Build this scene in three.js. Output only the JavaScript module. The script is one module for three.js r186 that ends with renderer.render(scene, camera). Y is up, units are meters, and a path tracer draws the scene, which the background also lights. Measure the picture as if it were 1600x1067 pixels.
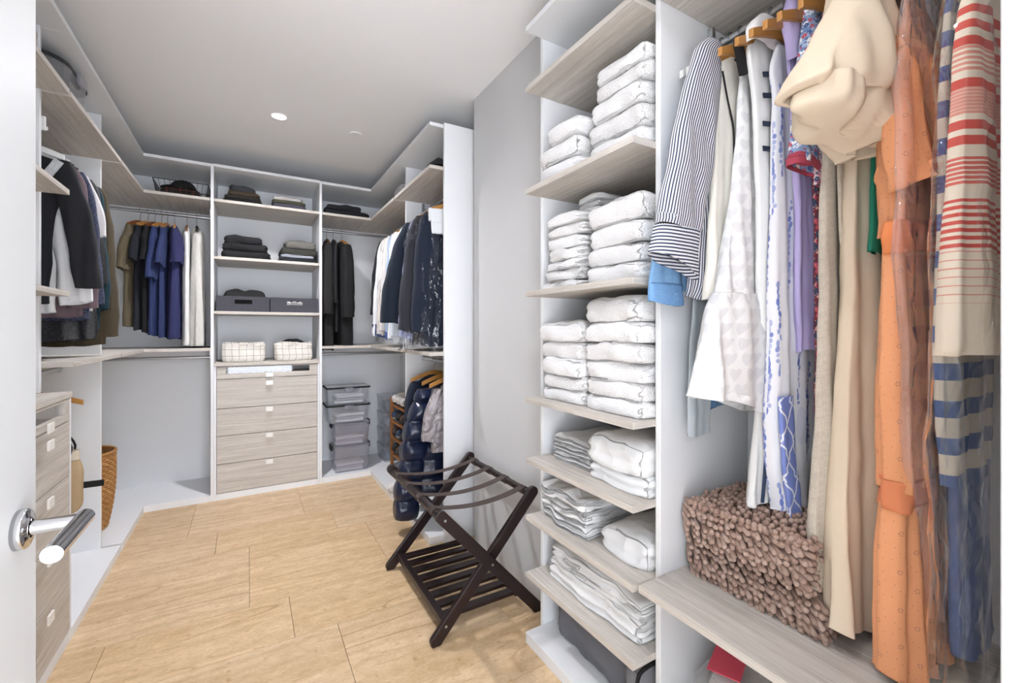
import * as THREE from 'three';
import { RoundedBoxGeometry } from 'three/addons/geometries/RoundedBoxGeometry.js';
import { mergeGeometries, mergeVertices } from 'three/addons/utils/BufferGeometryUtils.js';
import { RectAreaLightUniformsLib } from 'three/addons/lights/RectAreaLightUniformsLib.js';

// ---------------------------------------------------------------- camera, light, exposure
RectAreaLightUniformsLib.init();
const scene = new THREE.Scene();
const EYE = 1.3, F = 691;                                     // eye height in metres, focal length in pixels of the 1600 x 1067 frame
const camera = new THREE.PerspectiveCamera(2 * Math.atan(533.5 / F) * 180 / Math.PI, 1600 / 1067, 0.02, 60);
camera.position.set(0, EYE, 0);
camera.rotation.y = -Math.atan(412 / F);
camera.setViewOffset(1600, 1067, 0, 17.5, 1600, 1067);       // a slightly shifted lens keeps the uprights vertical
const renderer = new THREE.WebGLRenderer({ antialias: true });
renderer.toneMapping = THREE.LinearToneMapping;
renderer.toneMappingExposure = 0.98;
renderer.shadowMap.enabled = true;
scene.background = new THREE.Color(0xcfe0f2);

const LAMP = 14, WINDOW = 12, SUN = 60;                         // candela of each ceiling lamp, radiance of the bedroom window, sun on the bedroom floor
const CEIL = 2.715;
const sun = new THREE.DirectionalLight('#f7f8ff', SUN);          // falls through the bedroom window on to its carpet, not into the closet
sun.position.set(0.7, 3.3, 5.1); sun.castShadow = true; sun.shadow.mapSize.set(2048, 2048); Object.assign(sun.shadow.camera, { left: -4, right: 4, top: 4, bottom: -4, near: 0.1, far: 14 }); scene.add(sun, sun.target);
const LAMPS = [[0.175, 3.30, 1], [0.175, 1.72, 0.17], [0.42, 0.48, 0.16]];   // X, depth, share of LAMP

// ---------------------------------------------------------------- helpers
function rng(seed) { let s = seed | 0; return () => { s = (s + 0x6d2b79f5) | 0; let t = Math.imul(s ^ (s >>> 15), 1 | s); t = (t + Math.imul(t ^ (t >>> 7), 61 | t)) ^ t; return ((t ^ (t >>> 14)) >>> 0) / 4294967296; }; }
const taken = new Map();
function numbered(name) { const n = taken.get(name) ?? 0; taken.set(name, n + 1); return n ? name + '_' + String(n).padStart(3, '0') : name; }
function part(name, geo, mat, parent) {
  const m = new THREE.Mesh(geo, mat); m.name = name; m.castShadow = m.receiveShadow = true; parent.add(m); return m;
}
function tag(o, label, category, group) { o.userData.label = label; o.userData.category = category; if (group) o.userData.group = group; return o; }
function thing(name, label, category, [x, h, d] = [0, 0, 0], turn = 0, group) {
  const o = new THREE.Group(); o.name = numbered(name); o.position.set(x, h, -d); o.rotation.y = turn; scene.add(o); return tag(o, label, category, group);
}
function struct(name, geo, mat, parent) {
  const m = part(parent ? name : numbered(name), geo, mat, parent ?? scene); if (!parent) m.userData.kind = 'structure'; return m;
}
function structGroup(name, pos = [0, 0, 0]) { const g = new THREE.Group(); g.name = numbered(name); g.position.set(pos[0], pos[1], -pos[2]); g.userData.kind = 'structure'; scene.add(g); return g; }
// uv in metres by the dominant normal; grain is the axis that carries u
function metreUV(geo, grain = 'x', off = [0, 0]) {
  if (!geo.attributes.normal) geo.computeVertexNormals();
  const p = geo.attributes.position, n = geo.attributes.normal, uv = new Float32Array(p.count * 2);
  for (let i = 0; i < p.count; i++) {
    const a = [p.getX(i), p.getY(i), p.getZ(i)], m = [Math.abs(n.getX(i)), Math.abs(n.getY(i)), Math.abs(n.getZ(i))];
    const k = m[0] > m[1] && m[0] > m[2] ? 0 : m[1] > m[2] ? 1 : 2;
    const rest = [0, 1, 2].filter((q) => q !== k), g = 'xyz'.indexOf(grain);
    let [ui, vi] = rest; if (rest[1] === g) { ui = rest[1]; vi = rest[0]; }
    uv[2 * i] = a[ui] + off[0] + (k === g ? 0.37 : 0); uv[2 * i + 1] = a[vi] + off[1];
  }
  geo.setAttribute('uv', new THREE.BufferAttribute(uv, 2)); return geo;
}
let boxCount = 0;
// a board between world limits; X right, h up, D away from the camera (world z = -D)
function board(name, [x0, x1], [h0, h1], [d0, d1], mat, parent, { grain = 'x', r = 0.0015, seg = 1 } = {}) {
  const w = x1 - x0, h = h1 - h0, d = d1 - d0, q = Math.min(r, w / 2.1, h / 2.1, d / 2.1);
  const geo = q > 0 ? new RoundedBoxGeometry(w, h, d, seg, q) : new THREE.BoxGeometry(w, h, d);
  boxCount++; metreUV(geo, grain, [(boxCount * 0.618) % 3, (boxCount * 0.377) % 3]);
  const m = part(name, geo, mat, parent ?? scene), c = new THREE.Vector3((x0 + x1) / 2, (h0 + h1) / 2, -(d0 + d1) / 2);
  if (parent) { parent.updateWorldMatrix(true, false); parent.worldToLocal(c); } else m.name = numbered(name);
  m.position.copy(c); return m;
}
const place = (m, x, y, z) => { m.position.set(x, y, z); return m; };
function tube(pts, r, { seg = 24, rad = 8, flat = 1, closed = false } = {}) {
  const g = new THREE.TubeGeometry(new THREE.CatmullRomCurve3(pts.map((p) => new THREE.Vector3(...p)), closed, 'catmullrom', 0.4), seg, r, rad, closed);
  if (flat !== 1) g.scale(1, 1, flat); return g;
}
function rodGeo(a, b, r, rad = 12) {                           // a straight capped cylinder from a to b
  const A = new THREE.Vector3(...a), B = new THREE.Vector3(...b), L = A.distanceTo(B), g = new THREE.CylinderGeometry(r, r, L, rad);
  g.applyQuaternion(new THREE.Quaternion().setFromUnitVectors(new THREE.Vector3(0, 1, 0), B.clone().sub(A).normalize()));
  const c = A.add(B).multiplyScalar(0.5); g.translate(c.x, c.y, c.z); return g;
}
const merge = (list) => mergeGeometries(list.map((g) => { const q = g.index ? g.toNonIndexed() : g; for (const k of Object.keys(q.attributes)) if (!['position', 'normal', 'uv'].includes(k)) q.deleteAttribute(k); return q; }));

// ---------------------------------------------------------------- procedural textures (uv in metres)
const hash = (x, y, s) => { let n = Math.imul(x, 374761393) + Math.imul(y, 668265263) + Math.imul(s, 974634777); n = Math.imul(n ^ (n >>> 13), 1274126177); return ((n ^ (n >>> 16)) >>> 0) / 4294967296; };
function vn(x, y, px, py, s = 0) {                              // tiling value noise with periods px, py
  const xi = Math.floor(x), yi = Math.floor(y), fx = x - xi, fy = y - yi, sx = fx * fx * (3 - 2 * fx), sy = fy * fy * (3 - 2 * fy);
  const w = (a, p) => ((a % p) + p) % p, x0 = w(xi, px), x1 = w(xi + 1, px), y0 = w(yi, py), y1 = w(yi + 1, py);
  return (hash(x0, y0, s) * (1 - sx) + hash(x1, y0, s) * sx) * (1 - sy) + (hash(x0, y1, s) * (1 - sx) + hash(x1, y1, s) * sx) * sy;
}
function finish(t, mw, mh, color) {
  t.wrapS = t.wrapT = THREE.RepeatWrapping; t.repeat.set(1 / mw, 1 / mh); t.magFilter = THREE.LinearFilter; t.minFilter = THREE.LinearMipmapLinearFilter; t.generateMipmaps = true;
  if (color) t.colorSpace = THREE.SRGBColorSpace; t.needsUpdate = true; return t;
}
function dataTex(w, h, mw, mh, fn, color = true) {
  const a = new Uint8Array(w * h * 4);
  for (let j = 0; j < h; j++) for (let i = 0; i < w; i++) { const v = fn(i / w, j / h), o = 4 * (j * w + i); if (typeof v === 'number') a[o] = a[o + 1] = a[o + 2] = Math.max(0, Math.min(255, v)); else { a[o] = v[0]; a[o + 1] = v[1]; a[o + 2] = v[2]; } a[o + 3] = 255; }
  return finish(new THREE.DataTexture(a, w, h), mw, mh, color);
}
function drawTex(w, h, mw, mh, draw, color = true) {
  const c = document.createElement('canvas'); c.width = w; c.height = h; const g = c.getContext('2d'); draw(g, w, h); return finish(new THREE.CanvasTexture(c), mw, mh, color);
}
const clamp8 = (v) => Math.max(0, Math.min(255, v | 0));
const mix = (a, b, t) => [0, 1, 2].map((k) => clamp8(a[k] + (b[k] - a[k]) * t));
const T = {};
T.grain = dataTex(1024, 512, 1.1, 0.5, (u, v) => {
  const wob = 0.012 * vn(u * 6, v * 10, 6, 10, 3);
  const s = 0.35 * vn(u * 4, (v + wob) * 60, 4, 60, 1) + 0.4 * vn(u * 7, (v + wob) * 250, 7, 250, 2) + 0.25 * vn(u * 40, v * 256, 40, 256, 5);
  return mix([184, 177, 168], [218, 212, 204], Math.min(1, Math.max(0, (s - 0.2) * 1.6)));
});
T.grainBump = dataTex(512, 512, 1.1, 0.5, (u, v) => 255 * (0.6 * vn(u * 5, v * 90, 5, 90, 1) + 0.4 * vn(u * 9, v * 210, 9, 210, 2)), false);
T.trav = dataTex(2048, 1024, 2.7, 1.35, (u, v) => {
  const wob = 0.05 * (vn(u * 4, v * 5, 4, 5, 11) - 0.5) + 0.016 * (vn(u * 16, v * 14, 16, 14, 12) - 0.5), y = v + wob;
  const band = vn(u * 2, y * 14, 2, 14, 13), fine = vn(u * 8, y * 60, 8, 60, 14), mott = vn(u * 60, v * 60, 60, 60, 15), grit = vn(u * 300, v * 220, 300, 220, 16);
  let c = mix([200, 170, 131], [234, 209, 175], 0.5 + 0.3 * (band - 0.5) + 0.5 * (fine - 0.5) + 0.45 * (mott - 0.5) + 0.4 * (grit - 0.5));
  const vein = Math.abs(vn(u * 3, y * 13, 3, 13, 17) - 0.5), gate = vn(u * 7, v * 9, 7, 9, 18);
  if (vein < 0.014 && gate > 0.42) c = mix(c, [156, 120, 84], 0.6 * (1 - vein / 0.014) * Math.min(1, (gate - 0.42) * 3));
  const vein2 = Math.abs(vn(u * 5, y * 22, 5, 22, 27) - 0.5); if (vein2 < 0.03) c = mix(c, [172, 136, 96], 0.5 * (1 - vein2 / 0.03) * vn(u * 9, v * 12, 9, 12, 28));
  const pit = vn(u * 90, y * 160, 90, 160, 19); if (pit > 0.86) c = mix(c, [168, 132, 92], (pit - 0.86) * 4);
  return c;
});
T.cloth = dataTex(256, 256, 0.42, 0.42, (u, v) => 255 * (0.5 * vn(u * 5 + 2 * vn(u * 3, v * 3, 3, 3, 21), v * 3, 5, 3, 22) + 0.3 * vn(u * 11, v * 7, 11, 7, 23) + 0.2 * vn(u * 24, v * 18, 24, 18, 24)), false);
T.terry = dataTex(256, 256, 0.12, 0.12, (u, v) => 255 * (0.65 * vn(u * 44, v * 44, 44, 44, 31) + 0.35 * vn(u * 90, v * 90, 90, 90, 32)), false);
T.crumple = dataTex(512, 512, 0.5, 0.7, (u, v) => { const a = vn(u * 5, v * 7, 5, 7, 41) + 0.5 * vn(u * 12, v * 14, 12, 14, 42) + 0.25 * vn(u * 28, v * 30, 28, 30, 43); return 255 * Math.abs(((a * 1.6) % 1) * 2 - 1); }, false);
T.knit = dataTex(128, 128, 0.05, 0.05, (u, v) => 255 * (0.5 + 0.3 * Math.sin(u * Math.PI * 2 * 9) + 0.2 * Math.sin(v * Math.PI * 2 * 14 + 2 * Math.sin(u * Math.PI * 18))), false);
T.stripeV = dataTex(64, 4, 0.0085, 1, (u) => (u < 0.46 ? [58, 66, 92] : [233, 233, 236]));
T.stripeH = dataTex(4, 64, 1, 0.0095, (u, v) => (v < 0.46 ? [58, 66, 92] : [233, 233, 236]));
T.blueStripe = dataTex(8, 128, 1, 0.075, (u, v) => (v < 0.45 ? [86, 110, 160] : [226, 217, 200]));
T.redStripe = dataTex(8, 1024, 1, 0.6, (u, v) => {               // v runs from the hem upwards
  const y = v * 0.6, R = [208, 84, 72], C = [234, 219, 197], P = [222, 150, 132];
  if (y < 0.085) return C;
  if (y < 0.17) return (y % 0.014) < 0.0018 ? P : C;
  if (y < 0.255) return (y % 0.0125) < 0.0065 ? R : C;
  if (y < 0.28) return C;
  if (y < 0.325) return (y % 0.008) < 0.005 ? [214, 106, 92] : C;
  if (y < 0.345) return C; if (y < 0.36) return R; if (y < 0.37) return C; if (y < 0.385) return R; if (y < 0.395) return C;
  if (y < 0.44) return (y % 0.006) < 0.004 ? P : [230, 186, 168];
  if (y < 0.455) return R; if (y < 0.468) return C;
  if (y < 0.51) return (y % 0.009) < 0.005 ? P : C;
  return (y % 0.03) < 0.016 ? R : C;
});
T.hearts = drawTex(256, 256, 0.165, 0.165, (g, w, h) => {
  g.fillStyle = '#efefee'; g.fillRect(0, 0, w, h); g.fillStyle = '#e1e1e2';
  const heart = (x, y, s) => { g.beginPath(); g.moveTo(x, y + s); g.bezierCurveTo(x - s * 1.5, y - s * 0.1, x - s * 0.9, y - s * 1.1, x, y - s * 0.35); g.bezierCurveTo(x + s * 0.9, y - s * 1.1, x + s * 1.5, y - s * 0.1, x, y + s); g.fill(); };
  for (let j = -1; j < 5; j++) for (let i = -1; i < 5; i++) heart(i * 85.33 + (j & 1 ? 42.7 : 0), j * 64 + 20, 33);
});
T.tieDye = drawTex(512, 512, 0.55, 0.55, (g, w, h) => {
  const q = rng(5); g.fillStyle = '#ecedf2'; g.fillRect(0, 0, w, h);
  for (let i = 0; i < 20; i++) { const x = q() * w, y0 = q() * h; for (let k = 0; k < 16; k++) { g.fillStyle = `rgba(86,106,186,${0.25 + 0.6 * q()})`; g.beginPath(); g.ellipse(x + (q() - 0.5) * 8, (y0 + k * 15) % h, 2 + 4 * q(), 5 + 6 * q(), (q() - 0.5) * 0.5, 0, 7); g.fill(); } }
  for (let i = 0; i < 26; i++) { g.fillStyle = `rgba(196,198,228,${0.35 * q()})`; g.beginPath(); g.ellipse(q() * w, q() * h, 10 + 24 * q(), 26 + 40 * q(), 0, 0, 7); g.fill(); }
});
T.tieBlue = drawTex(256, 256, 0.2, 0.2, (g, w, h) => {
  const q = rng(6); g.fillStyle = '#7e8fd0'; g.fillRect(0, 0, w, h); g.strokeStyle = '#eceef6'; g.lineWidth = 7;
  for (let k = -2; k < 5; k++) { g.beginPath(); for (let y = -10; y <= h + 10; y += 16) g.lineTo(k * 64 + (y * 0.5) + (q() - 0.5) * 16, y); g.stroke(); g.beginPath(); for (let y = -10; y <= h + 10; y += 16) g.lineTo(k * 64 + 128 - y * 0.5 + (q() - 0.5) * 16, y); g.stroke(); }
});
const floral = (seed, base, cols) => drawTex(256, 256, 0.12, 0.12, (g, w, h) => {
  const q = rng(seed); g.fillStyle = base; g.fillRect(0, 0, w, h);
  for (let i = 0; i < 210; i++) { const x = q() * w, y = q() * h, s = 4 + 9 * q(), c = cols[(q() * cols.length) | 0]; for (const [ox, oy] of [[0, 0], [w, 0], [-w, 0], [0, h], [0, -h]]) { g.fillStyle = c; for (let k = 0; k < 5; k++) { g.beginPath(); g.arc(x + ox + s * 0.75 * Math.cos(k * 1.257), y + oy + s * 0.75 * Math.sin(k * 1.257), s * 0.55, 0, 7); g.fill(); } g.fillStyle = '#e9d9a0'; g.beginPath(); g.arc(x + ox, y + oy, s * 0.22, 0, 7); g.fill(); } }
});
T.floralBlue = floral(7, '#8fa6cc', ['#f2f4f8', '#5f7fb6', '#a9bddf', '#dfe6f2', '#c2546a', '#3e5d96']);
T.floralPink = floral(8, '#b7748a', ['#d9a6b4', '#4a5f86', '#e8d5da', '#a64a63', '#8d97b3']);
T.floralRed = floral(9, '#6a3443', ['#c65565', '#32415f', '#d9a39d', '#8a2f3d']);
T.eyelet = drawTex(512, 512, 0.078, 0.078, (g, w, h) => {
  g.fillStyle = '#efa676'; g.fillRect(0, 0, w, h); const q = rng(11);
  for (let i = 0; i < 2600; i++) { g.fillStyle = q() > 0.5 ? 'rgba(250,180,130,.25)' : 'rgba(214,120,70,.25)'; g.fillRect(q() * w, q() * h, 3, 3); }
  const hole = (x, y, rx, ry, a) => { g.fillStyle = '#f8bd93'; g.beginPath(); g.ellipse(x, y, rx + 3, ry + 3, a, 0, 7); g.fill(); g.fillStyle = '#8a4420'; g.beginPath(); g.ellipse(x, y, rx, ry, a, 0, 7); g.fill(); };
  for (const [cx, cy] of [[128, 128], [384, 384]]) for (let k = 0; k < 6; k++) hole(cx + 26 * Math.cos(k * 1.047), cy + 26 * Math.sin(k * 1.047), 10, 5, k * 1.047);
  for (const [x, y] of [[30, 30], [256, 256], [256, 40], [60, 256], [384, 128], [330, 180], [128, 384], [180, 330], [470, 230], [250, 470], [440, 60], [60, 440]]) hole(x, y, 6, 6, 0);
});
T.denim = dataTex(128, 128, 0.05, 0.05, (u, v) => mix([104, 150, 196], [150, 190, 226], 0.5 * vn(u * 64, v * 20, 64, 20, 51) + 0.5 * vn(u * 20, v * 64, 20, 64, 52)));
T.linen = dataTex(256, 256, 0.1, 0.1, (u, v) => mix([186, 175, 158], [222, 213, 198], 0.5 * vn(u * 120, v * 10, 120, 10, 53) + 0.5 * vn(u * 10, v * 120, 10, 120, 54)));
T.sequin = dataTex(256, 256, 0.12, 0.12, (u, v) => { const n = hash((u * 128) | 0, (v * 128) | 0, 9); return n > 0.985 ? [190, 196, 205] : n > 0.9 ? [70, 74, 84] : [14, 14, 18]; });
T.tweed = dataTex(128, 128, 0.06, 0.06, (u, v) => { const n = hash((u * 64) | 0, (v * 64) | 0, 19); return n > 0.86 ? [140, 150, 176] : n > 0.6 ? [58, 66, 98] : [26, 30, 50]; });
T.heather = dataTex(128, 128, 0.06, 0.06, (u, v) => mix([86, 84, 80], [112, 110, 104], vn(u * 60, v * 60, 60, 60, 61)));
T.gridCloth = drawTex(128, 128, 0.05, 0.05, (g, w, h) => { g.fillStyle = '#ebe6dd'; g.fillRect(0, 0, w, h); g.fillStyle = '#55524e'; g.fillRect(0, 0, 5, h); g.fillRect(0, 0, w, 5); });
T.plaid = drawTex(128, 128, 0.08, 0.08, (g, w, h) => { g.fillStyle = '#17110f'; g.fillRect(0, 0, w, h); g.fillStyle = 'rgba(130,60,50,.5)'; g.fillRect(10, 0, 14, h); g.fillRect(0, 60, w, 14); g.fillStyle = 'rgba(160,150,130,.3)'; g.fillRect(70, 0, 5, h); g.fillRect(0, 100, w, 5); });
T.wicker = dataTex(256, 256, 0.4, 0.512, (u, v) => mix([158, 112, 60], [190, 142, 84], 0.7 * hash((u * 20) | 0, (v * 32) | 0, 71) + 0.3 * vn(u * 120, v * 60, 120, 60, 72)));   // each strand has its own straw tone
T.felt = dataTex(128, 128, 0.08, 0.08, (u, v) => mix([58, 58, 64], [84, 84, 92], vn(u * 50, v * 50, 50, 50, 81)));
T.espresso = dataTex(256, 128, 0.5, 0.06, (u, v) => mix([18, 9, 10], [40, 19, 19], 0.6 * vn(u * 6, v * 30, 6, 30, 82) + 0.4 * vn(u * 14, v * 60, 14, 60, 83)));
T.oak = dataTex(256, 128, 0.4, 0.05, (u, v) => mix([132, 84, 44], [170, 116, 68], 0.6 * vn(u * 4, v * 20, 4, 20, 84) + 0.4 * vn(u * 10, v * 50, 10, 50, 85)));
T.wrinkle = dataTex(512, 512, 0.5, 0.5, (u, v) => { const w = 0.25 * vn(u * 3, v * 3, 3, 3, 91), a = vn((u + w) * 6, (v - w) * 9, 6, 9, 92), b = vn((u - w) * 14, (v + w) * 10, 14, 10, 93); return 255 * (0.7 * (1 - Math.abs(2 * a - 1)) + 0.3 * (1 - Math.abs(2 * b - 1))); }, false);

// ---------------------------------------------------------------- materials
const std = (o) => new THREE.MeshStandardMaterial({ side: THREE.DoubleSide, ...o });
const M = {
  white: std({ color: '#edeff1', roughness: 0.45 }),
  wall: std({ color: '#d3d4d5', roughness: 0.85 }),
  ceiling: std({ color: '#f6f6f6', roughness: 0.9 }),
  wood: std({ map: T.grain, roughness: 0.55, bumpMap: T.grainBump, bumpScale: 0.0002 }),
  grout: std({ color: '#b5946a', roughness: 0.9 }),
  tiles: ['#ffffff', '#faf8f4', '#fdf9f2', '#f7f4ee'].map((c) => std({ map: T.trav, color: c, roughness: 0.42 })),
  doorWhite: std({ color: '#cfd0d0', roughness: 0.5 }),
  handleTab: std({ color: '#f3f1ec', roughness: 0.35 }),
  chrome: std({ color: '#d9d9db', metalness: 1, roughness: 0.12 }),
  steel: std({ color: '#c4c7ca', metalness: 1, roughness: 0.3 }),
  hook: std({ color: '#8d8f92', metalness: 1, roughness: 0.3 }),
  espresso: std({ map: T.espresso, roughness: 0.38 }),
  strap: std({ color: '#4a3f3b', roughness: 0.85, bumpMap: T.knit, bumpScale: 0.0003 }),
  oak: std({ map: T.oak, roughness: 0.5 }),
  hangerOak: std({ color: '#b5803f', roughness: 0.4 }), hangerWalnut: std({ color: '#7a4a25', roughness: 0.4 }), hangerBlack: std({ color: '#1b1816', roughness: 0.5 }), hangerWhite: std({ color: '#e9e9e7', roughness: 0.4 }),
  towel: std({ color: '#f1f1f1', roughness: 1, bumpMap: T.terry, bumpScale: 0.0032 }),
  towel2: std({ color: '#ecebea', roughness: 1, bumpMap: T.terry, bumpScale: 0.0036 }),
  sheet: std({ color: '#ebecec', roughness: 0.9, bumpMap: T.wrinkle, bumpScale: 0.006 }),
  wicker: std({ map: T.wicker, roughness: 0.75 }),
  felt: std({ map: T.felt, roughness: 1 }), black: std({ color: '#0e0e10', roughness: 0.8 }), blackWire: std({ color: '#161616', roughness: 0.5, metalness: 0.4 }),
  gridCloth: std({ map: T.gridCloth, roughness: 0.95, bumpMap: T.cloth, bumpScale: 0.002 }),
  nubs: ['#ad9385', '#a58a7d', '#b69d90'].map((c) => std({ color: c, roughness: 0.95 })), matBase: std({ color: '#8a7266', roughness: 1 }),
  glass: new THREE.MeshPhysicalMaterial({ color: '#ffffff', transmission: 1, thickness: 0, roughness: 0.03, side: THREE.DoubleSide }),
  clear: new THREE.MeshPhysicalMaterial({ color: '#eef1f5', transmission: 0.82, thickness: 0, roughness: 0.1, side: THREE.DoubleSide }),
  clearGrey: new THREE.MeshPhysicalMaterial({ color: '#dcdce4', transmission: 0.75, thickness: 0, roughness: 0.1, side: THREE.DoubleSide }),
  film: new THREE.MeshPhysicalMaterial({ color: '#fbfbfc', transmission: 1, thickness: 0, roughness: 0.07, ior: 1.42, bumpMap: T.crumple, bumpScale: 0.008, side: THREE.DoubleSide }),
  filmThin: new THREE.MeshPhysicalMaterial({ color: '#ffffff', transmission: 1, thickness: 0, roughness: 0.04, ior: 1.35, bumpMap: T.crumple, bumpScale: 0.003, side: THREE.DoubleSide }),
  filmHazy: new THREE.MeshPhysicalMaterial({ color: '#fffafa', transmission: 0.86, thickness: 0, roughness: 0.1, ior: 1.4, bumpMap: T.crumple, bumpScale: 0.006, side: THREE.DoubleSide }),
  paper: std({ color: '#e7e6e4', roughness: 0.9 }),
};
const clothCache = new Map();
function cloth(color, o = {}) {
  const key = color + JSON.stringify(o, (k, v) => (v && v.isTexture ? v.uuid : v));
  if (!clothCache.has(key)) clothCache.set(key, std({ color, roughness: 0.92, bumpMap: T.cloth, bumpScale: 0.006, ...o }));
  return clothCache.get(key);
}
const print = (map, o = {}) => cloth('#ffffff', { map, ...o });

// ---------------------------------------------------------------- room shell
{
  const WALLS = [
    ['wall_left', [-1.35, -1.2], [0, CEIL], [0.0, 4.75]],
    ['wall_back', [-1.35, 1.6], [0, CEIL], [4.58, 4.75]],
    ['wall_back', [1.37, 1.75], [0, CEIL], [2.45, 4.58]],
    ['wall_right', [1.19, 1.75], [0, CEIL], [1.585, 2.45]],
    ['wall_right', [1.58, 1.75], [0, CEIL], [0.0, 1.585]],
    ['wall_front', [-1.35, -0.315], [0, CEIL], [-0.03, 0.1]],
    ['wall_front', [0.63, 1.75], [0, CEIL], [-0.03, 0.12]],
    ['wall_front', [-0.315, 0.63], [2.52, CEIL], [-0.03, 0.1]],
    ['wall_bedroom', [-2.6, -2.45], [0, CEIL], [-4.3, -0.03]], ['wall_bedroom', [2.45, 2.6], [0, CEIL], [-4.3, -0.03]],
    ['wall_bedroom', [-2.6, -1.35], [0, CEIL], [-0.03, 0.1]], ['wall_bedroom', [1.75, 2.6], [0, CEIL], [-0.03, 0.1]],
    ['wall_bedroom', [-2.6, 2.6], [2.56, CEIL], [-4.3, -4.15]], ['wall_bedroom', [-2.6, -1.9], [0, 2.56], [-4.3, -4.15]], ['wall_bedroom', [1.9, 2.6], [0, 2.56], [-4.3, -4.15]], ['wall_bedroom', [-1.9, 1.9], [0, 0.04], [-4.3, -4.15]],
  ];
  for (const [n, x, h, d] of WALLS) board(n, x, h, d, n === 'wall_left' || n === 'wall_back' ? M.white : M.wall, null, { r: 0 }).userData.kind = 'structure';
  board('ceiling', [-2.6, 2.6], [CEIL, CEIL + 0.15], [-4.3, 4.75], M.ceiling, null, { r: 0 }).userData.kind = 'structure';
  // window of the bedroom behind the doorway: the daylight that enters the closet
  const win = structGroup('window_1', [0, 0.04, -4.2]);
  board('glass_pane', [-1.9, 1.9], [0.04, 2.56], [-4.22, -4.21], M.glass, win, { r: 0 });
  for (const x of [-1.9, -0.65, 0.6, 1.86]) board('window_frame', [x, x + 0.04], [0.04, 2.56], [-4.205, -4.16], M.doorWhite, win);
  const rect = new THREE.RectAreaLight('#f0f4ff', WINDOW, 3.7, 2.48); rect.position.set(0, 1.3, 4.14); rect.lookAt(0, 1.3, 0); scene.add(rect);
}
{ // floor: travertine tiles in alternating wide and narrow courses
  const fl = struct('floor', new THREE.BoxGeometry(5.2, 0.1, 9.05), M.grout); fl.position.set(0, -0.0625, -0.225);
  const rows = [4.76, 4.09, 3.42, 3.085, 2.415, 2.08, 1.41, 1.075, 0.405, 0.07], step = 0.675, x0 = -1.2, q = rng(77);
  const starts = [0.17, 0.345, 0.507, 0.68, 0.17, 0.34, 0.507, 0.68, 0.17];
  const cut = (a0, a1, b0, b1) => {
    const w = a1 - a0 - 0.0016, d = b0 - b1 - 0.0016; if (w < 0.02 || d < 0.02) return;
    const g = metreUV(new RoundedBoxGeometry(w, 0.012, d, 1, 0.0009), 'x', [q() * 2.7, q() * 1.35]);
    const t = part('tile', g, M.tiles[(q() * 4) | 0], fl); t.position.set((a0 + a1) / 2 - fl.position.x, -0.006 - fl.position.y, -(b0 + b1) / 2 - fl.position.z); t.castShadow = false;
  };
  for (let r = 0; r < rows.length - 1; r++) {
    let s = starts[r]; while (s > x0) s -= step;
    for (; s < 1.58; s += step) cut(Math.max(s, x0), Math.min(s + step, 1.58), Math.min(rows[r], 4.58), rows[r + 1]);
  }
  board('carpet', [-2.45, 2.45], [-0.012, 0.004], [-4.15, 0.068], std({ color: '#dcdad6', roughness: 1 }), fl, { r: 0 });
}
{ // open door at the left edge with its lever handle
  const door = structGroup('door_1', [-0.285, 0, 0.5]);
  board('door_leaf', [-0.307, -0.267], [0.008, 2.5], [0.10, 0.914], M.doorWhite, door, { r: 0.002 });
  const hd = new THREE.Group(); hd.name = 'door_handle'; door.add(hd); hd.position.set(-0.267 + 0.285, 1.031, -(0.852 - 0.5));
  const ros = new THREE.LatheGeometry([[0, 0], [0.0265, 0], [0.0265, 0.009], [0.0245, 0.011], [0.017, 0.0112], [0.016, 0.0135], [0.0125, 0.0135]].map((p) => new THREE.Vector2(...p)), 48); ros.rotateZ(-Math.PI / 2);
  part('rosette', ros, M.chrome, hd);
  part('neck', rodGeo([0.012, 0, 0], [0.064, 0, 0], 0.0095, 32), M.chrome, hd);
  const lev = new THREE.CylinderGeometry(0.0108, 0.0108, 0.128, 40, 1); lev.rotateX(Math.PI / 2); part('lever', lev, M.chrome, hd).position.set(0.0645, 0, 0.05);
  board('casing', [0.617, 0.632], [0, 2.52], [-0.035, 0.1245], M.doorWhite, Object.assign(structGroup('trim_1', [0.62, 0, 0.05])), { r: 0.003 });
}
for (const [i, [x, d, share]] of LAMPS.entries()) {
  const where = ['farthest of the ceiling row, above the open floor', 'over the luggage rack, out of the frame overhead', 'just inside the doorway, out of the frame overhead'][i];
  const t = thing('recessed_downlight', `round recessed ceiling downlight, lit, ${where}`, 'downlight', [x, CEIL, d], 0, 'ceiling downlights');
  const ring = new THREE.LatheGeometry([[0.042, -0.0005], [0.044, -0.004], [0.05, -0.004], [0.053, -0.0005]].map((p) => new THREE.Vector2(...p)), 40); part('trim_ring', ring, M.ceiling, t);
  const lens = new THREE.CylinderGeometry(0.042, 0.042, 0.002, 40); part('lens', lens, new THREE.MeshStandardMaterial({ color: '#fff', emissive: '#fffaf2', emissiveIntensity: 9 }), t).position.y = -0.0015;
  const s = new THREE.SpotLight('#f7f6fb', LAMP * share, 0, 1.4, 0.8, 2); s.position.set(x, CEIL - 0.012, -d); s.target.position.set(x, 0, -d); s.castShadow = true; s.shadow.radius = 2; s.shadow.mapSize.set(1024, 1024); scene.add(s, s.target);
}
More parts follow.
